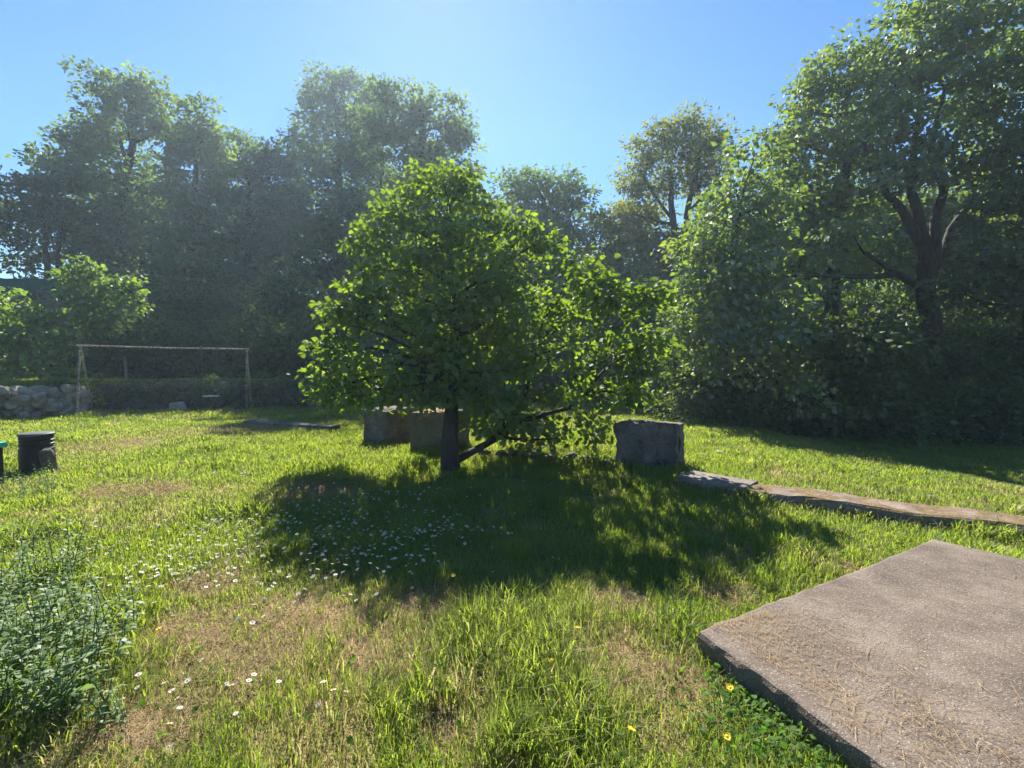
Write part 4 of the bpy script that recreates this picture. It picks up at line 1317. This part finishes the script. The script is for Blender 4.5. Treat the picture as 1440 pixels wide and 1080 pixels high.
DM = [M['petal'], M['disc'], M['stem']]
dpro = [flower_parts(15, .0125, .0042, .095 + .016 * k, .002, 70 + k) for k in range(4)]
djoin = [joined(p, DM, 'daisy') for p in dpro]
for p in dpro:
    for me_, m_ in zip(p, DM): me_.materials.append(m_)
CL = [(315, 745, 26, 9, 70), (255, 800, 44, 16, 80), (205, 825, 34, 16, 40), (440, 760, 60, 30, 90), (380, 700, 60, 20, 80), (300, 780, 90, 40, 90), (470, 720, 30, 14, 34), (540, 725, 35, 22, 55), (620, 765, 28, 26, 70), (470, 790, 40, 22, 55), (400, 770, 60, 25, 40), (360, 850, 60, 25, 16), (560, 705, 60, 14, 40), (350, 720, 90, 18, 40), (300, 665, 40, 6, 26), (520, 780, 30, 20, 40), (230, 1035, 30, 20, 9), (270, 1000, 22, 12, 5), (465, 1013, 10, 8, 4), (790, 1010, 12, 10, 4), (640, 720, 60, 25, 30), (330, 990, 60, 25, 4), (700, 750, 50, 20, 12), (430, 650, 70, 8, 25), (100, 760, 60, 20, 15), (240, 640, 120, 8, 20)]
rd_ = random.Random(12)
pts = []
for cx, cy, sx_, sy_, q in CL:
    for k in range(q):
        px, py = rd_.gauss(cx, sx_ * 1.35), rd_.gauss(cy, sy_ * 1.25)
        if py > 625 and px > -20:
            c = gp(px, py)
            pts.append((c.x, c.y))
pts = [p for p in pts if free(np.array([p[0]]), np.array([p[1]]))[0]]
pts.sort(key=lambda p: math.hypot(*p))
rest = []
for i, (px, py) in enumerate(pts):
    zz = g1(px, py) - .004
    rot = (rd_.gauss(-.25, .25), rd_.gauss(0, .25), rd_.uniform(0, 6.28))
    s = rd_.uniform(.8, 1.15)
    shade = None
    if i >= 280:
        rest.append((px, py, zz, rot, s)); continue
    if i < 30:
        e = empty('daisy', (px, py, zz))
        for nm, me_ in zip(('petals', 'flower_centre', 'stem'), dpro[i % 4]):
            q = bpy.data.objects.new(nm, me_); COL.objects.link(q); q.parent = e
        lab = 'white daisy with yellow centre in the dry grass nearest the camera'
        grp = 'near daisies'
    else:
        e = bpy.data.objects.new('daisy', djoin[i % 4]); COL.objects.link(e); e.location = (px, py, zz)
        lab = 'small white daisy open in the middle of the lawn'
        grp = 'daisies across the lawn'
    e.rotation_euler = rot; e.scale = (s, s, s)
    tag(e, lab, 'flower', grp)
if rest:
    me0 = djoin[0]
    v0 = np.array([v.co for v in me0.vertices])
    vs, fs, mi = [], [], []
    for (px, py, zz, rot, s) in rest:
        from mathutils import Euler
        Rm = np.array(Euler(rot).to_matrix())
        b0 = len(vs)
        vs += [tuple(p) for p in (v0 * s) @ Rm.T + np.array([px, py, zz])]
        for p in me0.polygons: fs.append([b0 + j for j in p.vertices]); mi.append(p.material_index)
    me_ = bpy.data.meshes.new('daisies'); me_.from_pydata(vs, [], fs); me_.polygons.foreach_set('material_index', mi)
    tag(link('far_daisies', me_, DM), 'tiny white daisies scattered over the far lawn', 'flowers', kind='stuff')
ypro = flower_parts(18, .016, .007, .10, .004, 99)
for me_, m_ in zip(ypro, [M['disc'], M['disc'], M['stem']]): me_.materials.append(m_)
for (px, py, lab) in ((636, 803, 'yellow flower at the lower edge of the tree shadow'), (778, 935, 'largest yellow flower in the tall grass at the bottom middle'), (877, 1042, 'yellow flower low in the grass near the bottom edge, right of the tall tuft'), (233, 884, 'yellow flower between the weed patch and the dry grass'), (847, 758, 'tiny yellow flower alone inside the tree shadow'), (812, 890, 'small yellow flower between the tall grass and the slab'), (1012, 1034, 'yellow flower beside the clover along the slab'), (1026, 964, 'yellow flower close to the left edge of the slab')):
    c = gp(px, py + 22)
    e = empty('yellow_flower', (c.x, c.y, g1(c.x, c.y)))
    tag(e, lab, 'flower', 'yellow flowers in the lawn')
    e.rotation_euler = (rd_.gauss(.1, .2), rd_.gauss(0, .2), rd_.uniform(0, 6.28))
    for nm, me_ in zip(('petals', 'flower_centre', 'stem'), ypro):
        q = bpy.data.objects.new(nm, me_); COL.objects.link(q); q.parent = e
hm, hnt, hout = new_mat('haze')  # added air volume imitating lens flare: lifts the darks, glows towards the sun
hv = N_(hnt, 'ShaderNodeVolumePrincipled')
hv.inputs['Color'].default_value = (.64, .81, 1.0, 1)
hv.inputs['Density'].default_value = .0011
hv.inputs['Anisotropy'].default_value = .45
hnt.links.new(hv.outputs[0], hout.inputs['Volume'])
m = MB(); m.box((0, 20, 17), (150, 110, 40))
tag(m.build('haze', hm), 'thin bluish haze in the backlit air', 'haze', kind='stuff')
print('leaves', sum(len(o.data.vertices) for o in bpy.data.objects if o.type == 'MESH' and o.name.startswith(('crown', 'under', 'inner', 'far_w'))) // 4)
print('blades', NBLADES, 'daisies', len(pts))
